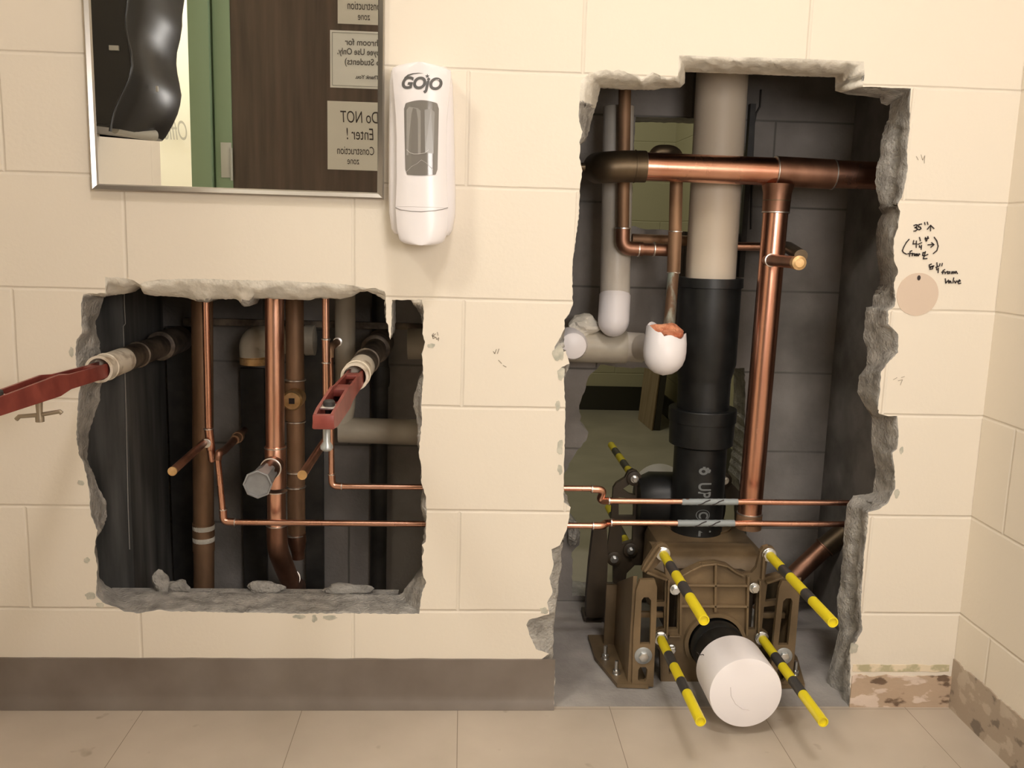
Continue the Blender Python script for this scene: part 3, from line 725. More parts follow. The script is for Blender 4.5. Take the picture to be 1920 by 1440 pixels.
def towel():
    Yn, Yf = -.44, -.74      # near side (towards the mirror) and far side
    sil = [(328, -60), (334, -20), (330, 8), (334, 36), (330, 62), (322, 85), (318, 105), (318, 123), (325, 148), (332, 170), (331, 190), (327, 208), (318, 228), (303, 250), (294, 262)]
    seam = [(250, -60), (262, -20), (258, 8), (246, 36), (242, 62), (242, 85), (246, 105), (251, 123), (253, 148), (248, 170), (239, 190), (229, 208), (220, 228), (214, 240), (212, 243)]
    t = thing('paper_towel_dispenser', 'glossy black wavy paper towel dispenser on the left side wall, seen in the mirror', 'towel dispenser', (XL, -.59, 1.1))
    prof = []
    for (sx, sy), (mx, my) in zip(sil, seam):
        b = mir(sx, sy, .585); a = mir(mx, my, .44)
        prof.append((b.z, a.x-XL, b.x-XL))
    prof = [(prof[0][0]+.08, prof[0][1]*.8, prof[0][2]*.7)]+prof
    bm = bmesh.new(); rows = []; n = 24
    for z, sa, sb in prof:
        row = [(XL, Yn), (XL+sa, Yn)]
        for k in range(1, n):
            s = k/n; row.append((XL+sa+(sb-sa)*math.sin(math.pi*s)**.55, Yn+(Yf-Yn)*s))
        row += [(XL+sa, Yf), (XL, Yf)]
        dz = .02 if z < prof[-2][0] else 0
        rows.append([bm.verts.new((x, y, z+dz*(1-(x-XL)/.24))) for x, y in row])
    for a, b in zip(rows, rows[1:]):
        for k in range(len(a)-1):
            f = bm.faces.new((a[k], a[k+1], b[k+1], b[k])); f.material_index = 1 if (k == 0 or k == len(a)-2) else 0
    bm.faces.new(rows[0]); bm.faces.new(rows[-1][::-1])
    bobj('cover', bm, [m_tb, m_tbm], t, angle=30)
    # seam ridge
    tube('side_seam', [Vector((XL+a, Yn+.001, z)) for z, a, b in prof], .0035, m_tb, t, seg=8)
    lo = prof[-1]
    bm = bmesh.new()
    pa = mir(211, 236, .44); pb = mir(296, 262, .56)
    tube('tear_bar', [Vector((pa.x+.004, Yn-.02, pa.z-.004)), Vector((pb.x-.03, Yn-.07, pb.z+.008)), Vector((pb.x-.002, -.56, pb.z+.008))], .0125, m_tg, t, seg=16)
    q = mir(301, 171, .5); box('emblem', (q.x+.004, q.y+.02, q.z), (.004, .006, .012), m_tg, t)
    q = mir(222, 93, .438); box('latch', (q.x-.003, Yn+.003, q.z), (.02, .006, .01), m_tg, t)
towel()

# ------------------------------------------------------------------ soap dispenser
def soap():
    c0 = at(788, 290, -.06)
    t = thing('soap_dispenser', 'white wall mounted soap dispenser with grey viewing window right of the mirror', 'soap dispenser', (c0.x, 0, at(788, 460, -.08).z))
    YF = -.092
    def px(x, y): return at(x, y, YF)
    rows = [(116, 771, 803), (118, 757, 818), (122, 745, 832), (127, 734.5, 845), (140, 734.8, 845), (165, 736.5, 842.5), (190, 739, 840), (222, 741.5, 837.5), (260, 742.5, 836.5), (300, 742.5, 836.5),
            (340, 742.5, 837), (370, 741.5, 838.5), (388, 740.5, 839.5)]
    lever = [(388.3, 740.5, 839.5), (405, 741.5, 839.5), (425, 743, 838.5), (440, 745, 836.5), (450, 747.5, 832), (454, 751, 828), (457, 757, 821), (459, 765, 813), (460, 775, 803)]
    def front_y(u, z): return YF+.014*abs(u)**2.6
    def shell(name, rws, m, n=20, back=-.03, topcurve=True):
        bm = bmesh.new(); R_ = []
        for y, xa, xb in rws:
            A, B = px(xa, y), px(xb, y); z = (A.z+B.z)/2; row = [bm.verts.new((A.x, back, z))]
            for k in range(n+1):
                u = -1+2*k/n; row.append(bm.verts.new((A.x+(B.x-A.x)*k/n, front_y(u, z), z)))
            row.append(bm.verts.new((B.x, back, z))); R_.append(row)
        for a, b in zip(R_, R_[1:]):
            for k in range(len(a)-1): bm.faces.new((a[k], a[k+1], b[k+1], b[k]))
        bm.faces.new(R_[0]); bm.faces.new(R_[-1][::-1])
        return bobj(name, bm, m, t, angle=50)
    shell('front_cover', rows, m_disp)
    shell('push_lever', lever, m_disp, back=-.045)
    # rounded back housing, wider than the cover
    def hx(x, y): return at(x, y, -.03)
    bm = bmesh.new(); rr = []
    for y, xa, xb in ((128, 745, 838), (138, 735, 846), (160, 732, 849), (250, 731, 851.5), (370, 730.5, 854), (400, 731, 853.5), (430, 735, 848), (440, 741, 842)):
        A, B = hx(xa, y), hx(xb, y); z = (A.z+B.z)/2
        rr.append([bm.verts.new(q) for q in ((A.x, -.001, z), (A.x, -.045, z), (A.x+.006, -.055, z), (B.x-.006, -.055, z), (B.x, -.045, z), (B.x, -.001, z))])
    for a, b in zip(rr, rr[1:]):
        for k in range(6): bm.faces.new((a[k], a[(k+1) % 6], b[(k+1) % 6], b[k]))
    bm.faces.new(rr[0]); bm.faces.new(rr[-1][::-1]); bobj('housing', bm, m_disp, t, angle=60)
    # window: curved grey pane with rounded corners
    cz = 0
    def winpt(x, y, dy):
        P = px(x, y); A, B = px(742.5, y), px(836.5, y); u = (P.x-A.x)/(B.x-A.x)*2-1
        return Vector((P.x, front_y(u, 0)-dy, P.z))
    bm = bmesh.new(); n = 14; R_ = []
    for j in range(15):
        s = j/14; row = []
        for k in range(n+1):
            u = k/n; x = 757+66*u+(3*s*(1-2*u)); y = 194-6*math.sin(math.pi*u)+(327-194+6*math.sin(math.pi*u)+3*u*0)*s+2*math.sin(math.pi*u)*s
            if j in (0, 14) and k in (0, n): x += 3*(1 if k == 0 else -1)
            row.append(bm.verts.new(winpt(x, y, .0012)))
        R_.append(row)
    for a, b in zip(R_, R_[1:]):
        for k in range(n): bm.faces.new((a[k], a[k+1], b[k+1], b[k]))
    win = bobj('window', bm, m_dispg, t)
    m_soft = mat('grey_bottle', (.30, .285, .26), .3); m_hi = mat('soap_glint', (.75, .73, .70), .2)
    def poly(name, pts, dy, m):
        bm = bmesh.new(); bm.faces.new([bm.verts.new(winpt(x, y, dy)) for x, y in pts]); return bobj(name, bm, m, win, smooth=False)
    poly('bottle', [(762, 206), (767, 200), (784, 203), (789, 208), (789, 288), (762, 291)], .0018, m_soft)
    poly('bottle', [(796, 206), (808, 204), (815, 210), (813, 288), (797, 286)], .0018, mat('grey_bottle_dark', (.235, .22, .195), .3))
    def arc(name, pts, wpx):
        bm = bmesh.new(); P = [winpt(x, y, .0024) for x, y in pts]; add_sweep(bm, P, rad(P[0], wpx), 6); bobj(name, bm, m_hi, win)
    arc('soap_level_glint', [(762, 280), (768, 286), (776, 289), (786, 289), (797, 287), (804, 281)], .7)  # soap level as pale curves, the glint put into the colour
    arc('soap_level_glint', [(762, 322), (772, 312), (782, 307), (790, 300), (800, 306), (812, 318)], .4)
    # cover seam lines
    for pts in ([(740.5, 389), (750, 393), (770, 396), (790, 397), (815, 395), (830, 392), (839.5, 389)],):
        tube('seam', [Vector((px(x, y).x, front_y((x-790)/50, 0)-.0004, px(x, y).z)) for x, y in pts], .0007, m_seam, t, seg=6)
    # logo
    def logo(u, v): return Vector((px(789, 157).x+u, 0, px(789, 157).z+v))
    def LG(u, v):
        p = logo(u, v); A, B = px(737, 157), px(842, 157); uu = (p.x-A.x)/(B.x-A.x)*2-1
        p.y = front_y(uu, 0)-.0009; return p
    text('logo', 'GOjO', .0265, LG, m_ink, t, shear=.22, offset=.0011, spacing=.98)
    # swoosh
    bm = bmesh.new(); sp = 730; k = 9.6
    def lp(x, y): return Vector((px(730+x/k, 110+y/k).x, 0, px(730+x/k, 110+y/k).z))
    up = [(250, 380), (270, 330), (330, 285), (420, 262), (520, 255), (610, 264)]; dn = [(610, 266), (520, 268), (430, 280), (345, 312), (285, 350), (250, 382)]
    def fixp(p):
        A, B = px(737, 157), px(842, 157); p.y = front_y((p.x-A.x)/(B.x-A.x)*2-1, 0)-.0009; return p
    for i in range(5):
        bm.faces.new([bm.verts.new(fixp(lp(*q))) for q in (up[i], up[i+1], dn[4-i], dn[5-i])])
    bobj('logo_swoosh', bm, m_ink, t, smooth=False)
    bm = bmesh.new(); vs = []
    for i in range(10):
        a = math.pi/2+i*math.pi/5; r = 42 if i % 2 == 0 else 17
        vs.append(bm.verts.new(fixp(lp(685+r*math.cos(a), 315-r*math.sin(a)))))
    cc = bm.verts.new(fixp(lp(685, 315)))
    for i in range(10): bm.faces.new((vs[i], vs[(i+1) % 10], cc))
    bobj('logo_star', bm, m_ink, t, smooth=False)
    bm = bmesh.new(); bm.faces.new([bm.verts.new(fixp(lp(872+14*math.cos(a*.785), 535+14*math.sin(a*.785)))) for a in range(8)]); bobj('logo_mark', bm, m_ink, t, smooth=False)
soap()

# ------------------------------------------------------------------ LEFT OPENING
def A(x, y, Y): return at(x, y, Y)
# sheet metal box left
t = thing('metal_duct', 'dark grey sheet metal duct along the left side of the left wall opening', 'duct', (-.74, .3, 0))
ex = A(240, 800, .25).x
quad_box('front_panel', -.82, ex, .25, .253, 0, 1.1, m_duct, t)
quad_box('side_panel', ex-.003, ex, .253, .50, 0, 1.1, m_duct, t)
bm = bmesh.new()
pe = [A(233, 545, .2485), A(233, 570, .2485), A(235, 607, .2485), A(231, 612, .2485), A(232, 640, .2485), A(236, 760, .2485), A(240, 950, .2485), A(243, 1030, .2485)]
add_sweep(bm, pe, .0011, 6); bobj('bent_edge', bm, m_edge, t)

def pipe_run(name, label, cat='copper pipe', group=None, base=None):
    return thing(name, label, cat, base or (0, 0, 0), group)
# left thin supply pipe (L1) with stub out
Y = .17
t = pipe_run('supply_pipe', 'thin bright copper supply pipe hanging on the left with a capped stub pointing out', base=A(395, 850, Y))
p0, p1 = A(383, 430, Y), A(391, 802, Y)
r = rad(p1, 13.5)
tube('pipe', [p0, p1], r, m_cop, t)
te = A(392, 827, Y)
lathe('tee', A(391, 803, Y), A(398, 866, Y), [(0, r*1.18), (.02, r*1.2), (.045, r*1.2), (.046, r*1.05), ((A(391,803,Y)-A(398,866,Y)).length-.004, r*1.05), ((A(391,803,Y)-A(398,866,Y)).length, r*.8)], m_cop, t)
ring('solder_ring', A(391, 804, Y), p1-p0, r*1.18, .003, m_sol, t)
se = te+Vector((-.012, -.215, -.0))
d_ = Vector((te.x, 0, te.z))
tipP = A(324, 882, -.05)
# stub leaves the tee straight towards the room
st = Vector((te.x-.006, te.y-.012, te.z))
def solve_y(P, tx):
    best = None
    for i in range(600):
        yy = P.y-.5*i/600; q = pj((P.x, yy, P.z)); e = abs(q[0]-tx)
        if best is None or e < best[0]: best = (e, yy)
    return best[1]
ty = solve_y(te, 324); tip = Vector((te.x, ty, te.z))
rs = rad(tip, 17)
tube('stub', [st, tip], rs*.93, m_cop2, t)
lathe('stub_end', tip, tip+Vector((0, -1, 0)), [(0, rs*.93), (0, rs), (.004, rs), (.004, rs*.78), (.0032, rs*.76)], m_brass, t)
ring('solder_ring', te+Vector((0, -.02, 0)), (0, 1, 0), rs*.95, .003, m_sol, t)
# pipe behind going down and right: runs on as the lower horizontal line through to the big opening
YH = .145
t = pipe_run('supply_pipe', 'lower thin copper line crossing both wall openings, grey tape on its right part', base=A(600, 981, YH))
q0, q1, q2 = A(408, 858, YH), A(419, 978, YH), A(800, 982, YH)
r = rad(q1, 11.5)
tube('pipe', [q0, A(418, 962, YH)], r, m_cop, t)
tube('elbow', [A(418, 955, YH), q1, A(440, 979, YH)], r*1.22, m_cop, t, bendr=.02)
ring('solder_ring', A(418, 955, YH), Vector((0, 0, 1)), r*1.2, .003, m_sol, t)
e1 = A(1128, 986, YH)
tube('pipe', [A(436, 979, YH), e1], r, m_cop, t)
ring('solder_ring', A(441, 979, YH), Vector((1, 0, 0)), r*1.2, .003, m_sol, t); ring('solder_ring', A(1112, 986, YH), Vector((1, 0, 0)), r*1.2, .004, m_sol, t)
tube('elbow', [A(1110, 986, YH), A(1133, 986, YH), A(1133, 981, YH+.02), A(1150, 980, YH)], r*1.25, m_cop, t, bendr=.012)
end = A(1592, 983, YH)
tube('pipe', [A(1146, 980, YH), end], r, m_cop, t)
ring('solder_ring', A(1146, 980, YH), Vector((1, 0, 0)), r*1.2, .004, m_sol, t)
def taped(xa, xb, y):
    a, b = A(xa, y, YH), A(xb, y, YH); d = (b-a); L = d.length
    prof = [(0, r), (0, r*1.12)]+[(L*i/24, r*(1.12+.05*(i % 3 == 1))) for i in range(1, 24)]+[(L, r*1.12), (L, r)]
    tp = lathe('tape_wrap', a, b, prof, m_gtape, t)
    for f in (.38, .62):
        c = a+d*f; bm = bmesh.new()
        add_sweep(bm, [c+Vector((-.012, -r*1.1, -r*.9)), c+Vector((-.003, -r*1.3, -.002)), c+Vector((.004, -r*1.3, .003)), c+Vector((.014, -r*1.0, r))], .0011, 6)
        bobj('tape_edge', bm, m_marker, tp)
taped(1270, 1377, 981)
tube('branch_elbow', [A(408, 862, YH), A(410, 850, YH), A(420, 845, YH+.05), A(458, 806, .42)], r*1.25, m_cop2, t, bendr=.015)
lathe('branch_fitting', A(440, 825, .3), A(462, 805, .44), [(0, r*1.6), (.03, r*1.6), (.03, r*2), (.05, r*2)], m_cop3, t)
# upper horizontal line: comes down behind the red arm
t = pipe_run('supply_pipe', 'upper thin copper line rising behind the right red arm and crossing both openings', base=A(700, 913, YH))
r = rad(A(620, 800, YH), 11)
tube('pipe', [A(619, 662, YH), A(622, 893, YH)], r, m_cop, t)
tube('elbow', [A(622, 889, YH), A(623, 911, YH), A(643, 912, YH)], r*1.22, m_cop, t, bendr=.02)
tube('elbow', [A(619, 670, YH), A(619, 652, YH), A(634, 640, YH+.12)], r*1.3, m_cop3, t, bendr=.018)
ring('solder_ring', A(633, 641, YH+.1), Vector((0, 1, 0)), r*1.35, .003, m_sol, t)
ring('solder_ring', A(622, 889, YH), Vector((0, 0, 1)), r*1.2, .003, m_sol, t); ring('solder_ring', A(641, 912, YH), Vector((1, 0, 0)), r*1.2, .003, m_sol, t)
tube('pipe', [A(640, 912, YH), A(1112, 916, YH)], r, m_cop, t)
ring('solder_ring', A(1110, 917, YH), Vector((1, 0, 0)), r*1.2, .004, m_sol, t)
tube('elbow', [A(1108, 917, YH), A(1133, 918, YH), A(1123, 939, YH+.015), A(1146, 939, YH)], r*1.3, m_cop, t, bendr=.02)
ring('solder_ring', A(1142, 939, YH), Vector((1, 0, 0)), r*1.2, .004, m_sol, t)
tube('pipe', [A(1140, 939, YH), A(1600, 943, YH)], r, m_cop, t)
taped(1278, 1383, 941)

# big copper waste (L3) with taped stub
Y = .2
t = pipe_run('drain_pipe', 'large bright copper drain pipe with a stub capped in grey tape', base=A(517, 1080, Y))
r = rad(A(515, 700, Y), 35)
tube('pipe', [A(514, 420, Y), A(516, 840, Y)], r, m_cop, t)
lathe('tee', A(516, 836, Y), A(518, 925, Y), [(0, r*1.1), (.002, r*1.14), (.088, r*1.14), (.09, r*1.1)], m_cop, t)
ring('solder_ring', A(516, 839, Y), (0, 0, 1), r*1.13, .003, m_sol, t, .001); ring('solder_ring', A(518, 921, Y), (0, 0, 1), r*1.13, .003, m_sol, t, .001)
tube('pipe', [A(518, 920, Y), A(519, 990, Y)], r, m_cop, t)
ring('solder_ring', A(519, 984, Y), (0, 0, 1), r*1.1, .003, m_sol, t)
tube('elbow', [A(519, 985, Y), A(520, 1030, Y), A(545, 1092, Y+.1), A(556, 1100, Y+.18)], r*1.12, m_cop2, t, bendr=.06)
ring('solder_ring', A(545, 1085, Y+.1), (A(556, 1100, Y+.18)-A(545, 1092, Y+.1)), r*1.1, .002, m_sol, t, .0006)
te = A(516, 868, Y)
ty = solve_y(Vector((te.x, te.y, te.z)), 483); tip = Vector((te.x, ty, te.z))
rc = rad(te+Vector((0, -.04, 0)), 36)
tube('stub', [te, te.lerp(tip, .75)], rc, m_cop2, t)
ring('solder_ring', te+Vector((0, -.045, 0)), (0, 1, 0), rc*1.03, .004, m_sol, t)
# octagonal tape cap
rt = rad(tip, 55)
lathe('tape_cap', te.lerp(tip, .5), tip, [(0, rc*1.06), ((tip-te).length*.22, rc*1.1), ((tip-te).length*.5, rt*1.0), ((tip-te).length*.5+.001, rt*.9), ((tip-te).length*.5-.004, rt*.86)], m_tape, t, seg=8)

# darker copper drain behind (L4)
Y = .31
t = pipe_run('drain_pipe', 'tarnished copper drain pipe with a round brass cleanout plug', base=A(560, 1050, Y))
r = rad(A(553, 850, Y), 33)
tube('pipe', [A(551, 420, Y), A(556, 1000, Y)], r, m_cop3, t)
for y, k in ((712, 1.1), (790, 1.08), (884, 1.1), (912, 1.12), (1002, 1.08)): ring('solder_ring', A(554, y, Y), (0, 0, 1), r*k, .004, m_sol, t)
lathe('cleanout_tee', A(552, 716, Y), A(554, 788, Y), [(0, r*1.12), (.085, r*1.12)], m_cop3, t)
lathe('reducer', A(556, 1000, Y), A(560, 1052, Y), [(0, r*1.05), (.02, r*1.05), (.045, r*.75), (.06, r*.7)], m_cop2, t)
cp = A(547, 752, Y-.06)
pl = lathe('cleanout_plug', cp+Vector((0, .05, 0)), cp, [(0, .022), (.045, .022), (.05, .018)], m_brass, t)
box('plug_recess', cp+Vector((0, -.0002, 0)), (.012, .003, .012), m_marker, pl)
# stained wide copper pipe at left back (behind L1)
Y = .33
t = pipe_run('drain_pipe', 'stained dull brown copper pipe behind the left thin supply pipe', base=A(383, 1110, Y))
r = rad(A(380, 900, Y), 38)
tube('pipe', [A(378, 420, Y), A(383, 1180, Y)], r, m_cop3, t)
for y in (988, 1010): ring('solder_smear', A(382, y, Y), (0, 0, 1), r*1.06, .011, m_mortar, t, .0005)
tube('coupling', [A(381.5, 980, Y), A(382, 1032, Y)], r*1.06, m_cop3, t)
# thin vertical pipe in front of right part (L5) with stub
Y = .13
t = pipe_run('supply_pipe', 'thin bright copper pipe with a cut orange stub just left of the right red arm', base=A(610, 860, Y))
r = rad(A(611, 600, Y), 13)
tube('pipe', [A(610, 430, Y), A(612, 800, Y)], r, m_cop, t)
tube('coupling', [A(611, 636, Y), A(612, 680, Y)], r*1.12, m_cop, t)
for y in (636, 680): ring('solder_ring', A(611.5, y, Y), (0, 0, 1), r*1.1, .004, m_sol, t)
te = A(611, 824, Y); tip = Vector((te.x, solve_y(te, 567), te.z))
tube('pipe', [A(612, 800, Y), te], r, m_cop, t)
rs = rad(tip, 18)
tube('stub', [te, tip], rs*.92, m_cop2, t)
lathe('stub_end', tip, tip+Vector((0, -1, 0)), [(0, rs*.92), (0, rs), (.003, rs), (.003, rs*.8), (.002, rs*.8)], m_brass, t)

# cream pipework behind
Y = .4
t = pipe_run('waste_pipe', 'cream plastic waste pipe with an elbow crossing the top of the left opening', 'plastic pipe', base=A(480, 640, Y))
r = rad(A(540, 638, Y), 52)
tube('elbow', [A(478, 668, Y), A(476, 638, Y), A(520, 637, Y)], r*1.06, m_pvc, t, bendr=.045)
tube('pipe', [A(515, 637, Y), A(580, 638, Y)], r, m_pvc, t)
lathe('hub', A(572, 638, Y), A(592, 638, Y), [(0, r*1.0), (.001, r*1.1), (.022, r*1.1), (.023, r*.9)], m_pvc, t)
lathe('lower_hub', A(477, 660, Y), A(477, 682, Y), [(0, r*.95), (.012, r*.95), (.013, r*1.02), (.028, r*1.02)], m_brass, t)
t = pipe_run('waste_pipe', 'cream plastic riser joining a lower cross pipe behind the right red arm', 'plastic pipe', base=A(648, 800, Y))
r = rad(A(648, 700, Y), 38)
tube('riser', [A(646, 420, Y), A(648, 760, Y), A(640, 800, Y)], r, m_pvc, t, bendr=.05)
r = rad(A(700, 805, Y), 48)
tube('cross_pipe', [A(636, 806, Y), A(800, 811, Y)], r, m_pvc, t)
tube('stub_hub', [A(765, 645, Y), A(800, 645, Y)], rad(A(780, 645, Y), 58), m_pvc, t)
# black cast iron riser
Y = .505
t = pipe_run('vent_pipe', 'black cast iron vertical pipe at the right of the left opening', 'iron pipe', base=A(711, 1110, Y))
r = rad(A(711, 900, Y), 31)
tube('pipe', [A(715, 420, Y), A(708, 1190, Y)], r, m_iron, t)
ring('hub', A(713, 705, Y), (0, 0, 1), r*1.05, .05, m_iron, t, .002)
# crossbar
t = pipe_run('carrier_crossbar', 'dark steel crossbar carrying both red arms', 'carrier', base=A(520, 605, .47))
quad_box('bar', A(345, 605, .47).x, A(800, 605, .47).x, .465, .48, A(520, 612, .47).z, A(520, 600, .47).z, m_rust, t)


quad_box('plate', A(452, 690, .495).x, A(496, 690, .495).x, .485, .5, 0, A(470, 690, .495).z, m_iron, t)  # black sheet added in place of the deep shade in this gap
for xa, xb in ((316, 364), (572, 606)):
    quad_box('shade_strip', A(xa, 690, .495).x, A(xb, 690, .495).x, .484, .5, 0, A(470, 612, .495).z-.004, m_iron, t)  # dark strips added to stand for shade on the chase back wall
# red carrier arms
def support_arm(axis, label, y_pipe_front, y_end, lift=0):
    X, Z = axis
    t = thing('fixture_bracket', label, 'fixture bracket', (X, .2, Z), 'red fixture carrier arms')
    P = lambda y, dz=0, dx=0: Vector((X+dx, y, Z+dz+lift*max(0, y_pipe_front-.02-y)/.4))
    ro = .0225
    tube('socket', [P(.46), P(.33)], .031, m_rust, t)
    ring('collar', P(.33), (0, 1, 0), .029, .01, m_rust, t, .003)
    tube('sleeve', [P(.34), P(y_pipe_front+.10)], ro*1.06, m_rust, t)
    ring('collar', P(y_pipe_front+.2), (0, 1, 0), ro*1.05, .008, m_rust, t, .003)
    hollow('painted_sleeve', P(y_pipe_front+.12), P(y_pipe_front), ro*1.08, ro*.9, m_cpaint, t)
    ring('sleeve_lip', P(y_pipe_front+.03), (0, 1, 0), ro*1.08, .006, m_cpaint, t)
    hollow('sleeve_rim', P(y_pipe_front+.003), P(y_pipe_front-.002), ro*1.12, ro*.9, m_cpaint, t)
    # tapered channel arm: side cheeks, floor and a stepped top with an open slot
    ys = [y_pipe_front+.06, y_pipe_front-.02, y_pipe_front-.16, y_pipe_front-.2, y_end+.03, y_end]
    hw = [.0155, .0155, .0165, .0165, .0165, .0155]; bot = [-.014, -.014, -.0125, -.018, -.0165, -.014]; top = [.010, .010, .012, .016, .009, .006]
    bm = bmesh.new(); tw = .0045; rows = []
    for y, w_, b_, tp in zip(ys, hw, bot, top):
        rows.append([bm.verts.new(P(y, z, x)) for x, z in ((-w_, b_), (w_, b_), (w_*.9, tp), (w_*.9-tw, tp), (w_-tw, b_+tw), (-w_+tw, b_+tw), (-w_*.9+tw, tp), (-w_*.9, tp))])
    for a, b in zip(rows, rows[1:]):
        for k in range(8): bm.faces.new((a[k], a[(k+1) % 8], b[(k+1) % 8], b[k]))
    bm.faces.new(rows[0]); bm.faces.new(rows[-1][::-1])
    arm = bobj('arm', bm, m_red, t, smooth=False)
    box('end_block', P(y_end+.004, -.005), (.030, .010, .021), m_red, t, .002)
    box('bridge', P(y_pipe_front-.165, .004), (.026, .05, .012), m_red, t, .002)
    box('bridge', P(y_pipe_front-.03, .006), (.026, .03, .008), m_red, t, .002)
    lathe('levelling_screw', P(y_end+.055, -.02), P(y_end+.055, .02), [(0, .006), (.022, .006), (.022, .0085), (.034, .0085), (.036, .007)], m_iron, t, 12)
    box('screw_plate', P(y_end+.055, .006), (.024, .03, .004), m_sol, t, .001)
    sc_ = P(y_pipe_front-.2+.03, 0)
    return t, P
tL, PL = support_arm((-.6785, .668), 'red bracket arm reaching out of the photo at left, wing screw below', -.01, -.43, .011)
# T handle under the left arm
yT = -.25
sh = lathe('wing_screw', PL(yT, -.02), PL(yT, -.06), [(0, .0055), (.02, .0045), (.026, .0065), (.033, .0065)], m_tan, tL, 14)
tube('wing_bar', [PL(yT, -.050, -.036), PL(yT, -.045, -.031), PL(yT, -.042, 0), PL(yT, -.036, .031), PL(yT, -.039, .034)], .0035, m_tan, sh, seg=10)
tR, PR = support_arm((-.2105, .672), 'red bracket arm pointing at the viewer from the middle of the left opening', -.06, -.43)
lathe('lock_screw', PR(-.40, -.02), PR(-.40, -.06), [(0, .0055), (.02, .005), (.026, .009), (.030, .009), (.033, .006)], m_hinge, tR, 14)

# rubble on the ledge of the left opening
zl = A(400, 1112, .14).z
for i, (x, s_, lab) in enumerate(((303, (.018, .012, .026), 'pointed grey concrete chunk by the sheet metal duct in the left opening'),
                               (336, (.022, .012, .014), 'dim rounded concrete chunk right of the pointed one in the left opening'),
                               (500, (.034, .012, .013), 'low concrete chunk under the bright copper drain pipe'),
                               (655, (.05, .012, .011), 'flat concrete chunk left of the black iron pipe'))):
    p = A(x, 1100, .15); p.z = zl+s_[2]*.72
    tag(rock('concrete_chunk', p, s_, m_broken, i), lab, 'rubble', 'broken concrete in the left opening')
# rubble shelf below (block filling the chase at ledge level)
struct(quad_box('trim_5', A(195, 1120, .12).x, A(745, 1120, .12).x, 1.005e-1, .165, .0, zl, m_broken))

# ------------------------------------------------------------------ RIGHT OPENING
# PVC stack with black couplings
Y = .36
t = pipe_run('soil_stack', 'wide vertical soil stack, sooty cream pipe above and black pipe with couplings below', 'soil stack', base=A(1305, 990, Y))
def S_(y):  # centreline in px
    return 1332+(y-520)*-.0585
def SP(y): return A(S_(y), y, Y)
r0 = rad(SP(300), 94.5)
tube('upper_pipe', [SP(-120), SP(535)], r0, m_stack, t, seg=48)
def seg_lathe(name, ya, yb, prof, m):
    a, b = SP(ya), SP(yb); L = (b-a).length
    return lathe(name, a, b, [(L*f, rad(SP(ya+(yb-ya)*f), w)) for f, w in prof], m, t, 48)
seg_lathe('coupling', 521, 715, [(0, 98), (0, 122), (.085, 123), (.09, 116), (.3, 115), (.82, 113), (.97, 98), (1, 98)], m_black)
tube('lower_pipe', [SP(700), SP(770)], rad(SP(730), 97), m_black, t, seg=48)
seg_lathe('coupling', 764, 835, [(0, 100), (0, 124), (.02, 126), (.33, 125), (.34, 121), (.93, 118), (1, 98)], m_black)
lp_ = tube('lower_pipe', [SP(830), SP(1015)], rad(SP(900), 97), m_black, t, seg=48)
rl = rad(SP(900), 97)
m_let = mat('pipe_lettering', (.16, .17, .17), .6)
def on_stack(xc, yc):
    c = SP(yc); p = A(xc, yc, c.y-rl); x0 = p.x-c.x
    def f(u, v):   # text u runs down the pipe, v across
        ang = (v+x0)/rl
        return Vector((c.x+math.sin(ang)*rl, c.y-math.cos(ang)*(rl+.0008), p.z-u))
    return f
def st_text(body, size, xc, yc, squeeze=.75):
    f = on_stack(xc, yc); text('lettering', body, size, lambda u, v: f(u*squeeze, v), m_let, lp_, offset=.0008)
st_text('UP', .041, 1320, 919, .72); st_text('C', .03, 1318, 966, .8); st_text('L', .041, 1320, 1000, .72)
def ringmark(xc, yc, ro, ri):
    f = on_stack(xc, yc); bm = bmesh.new()
    a = [bm.verts.new(f(math.cos(k*.2618)*ro*.8, math.sin(k*.2618)*ro)) for k in range(24)]; b = [bm.verts.new(f(math.cos(k*.2618)*ri*.8, math.sin(k*.2618)*ri)) for k in range(24)]
    for k in range(24): bm.faces.new((a[k], a[(k+1) % 24], b[(k+1) % 24], b[k]))
    bobj('lettering', bm, m_let, lp_, smooth=False)
ringmark(1318, 966, .0165, .0148)
ringmark(1319, 884, .0105, .0045)
f = on_stack(1319, 884); bm = bmesh.new()
for (u, v) in ((-.006, .009), (.001, .012), (-.008, .001), (-.002, .0135)):
    bm.faces.new([bm.verts.new(f(u+a, v+b)) for a, b in ((-.003, -.003), (.003, -.002), (.002, .004), (-.003, .003))])
bobj('lettering', bm, m_let, lp_, smooth=False)

# horizontal copper main with the riser
YM = .24
t = pipe_run('copper_main', 'large bright copper pipe crossing the top of the right opening with a vertical branch', base=A(1455, 330, YM))
r = rad(A(1330, 316, YM), 52)
a, b = A(1206, 312, YM), A(1700, 332, YM)
b = Vector((.908, b.y, b.z))
tube('main_pipe', [a, b], r, m_cop, t, seg=36)
tube('elbow', [A(1120, 315, YM+.07), A(1136, 314, YM+.0), A(1168, 312, YM), A(1210, 312.5, YM)], r*1.12, m_dcop, t, bendr=.05, seg=36)
ring('solder_ring', A(1209, 312.5, YM), b-a, r*1.02, .004, m_sol, t, .0022)
ring('coupling_edge', A(1190, 312, YM), b-a, r*1.12, .002, m_dcop, t)
tube('branch_pipe', [A(1060, 312, YM+.05), A(1125, 314, YM+.05)], r*.3, m_dcop, t)
lathe('tee', A(1453, 321, YM), A(1561, 327, YM), [(0, r*1.0), (0, r*1.07), ((A(1453, 321, YM)-A(1561, 327, YM)).length, r*1.07), ((A(1453, 321, YM)-A(1561, 327, YM)).length, r*1.0)], m_cop2, t, 36)
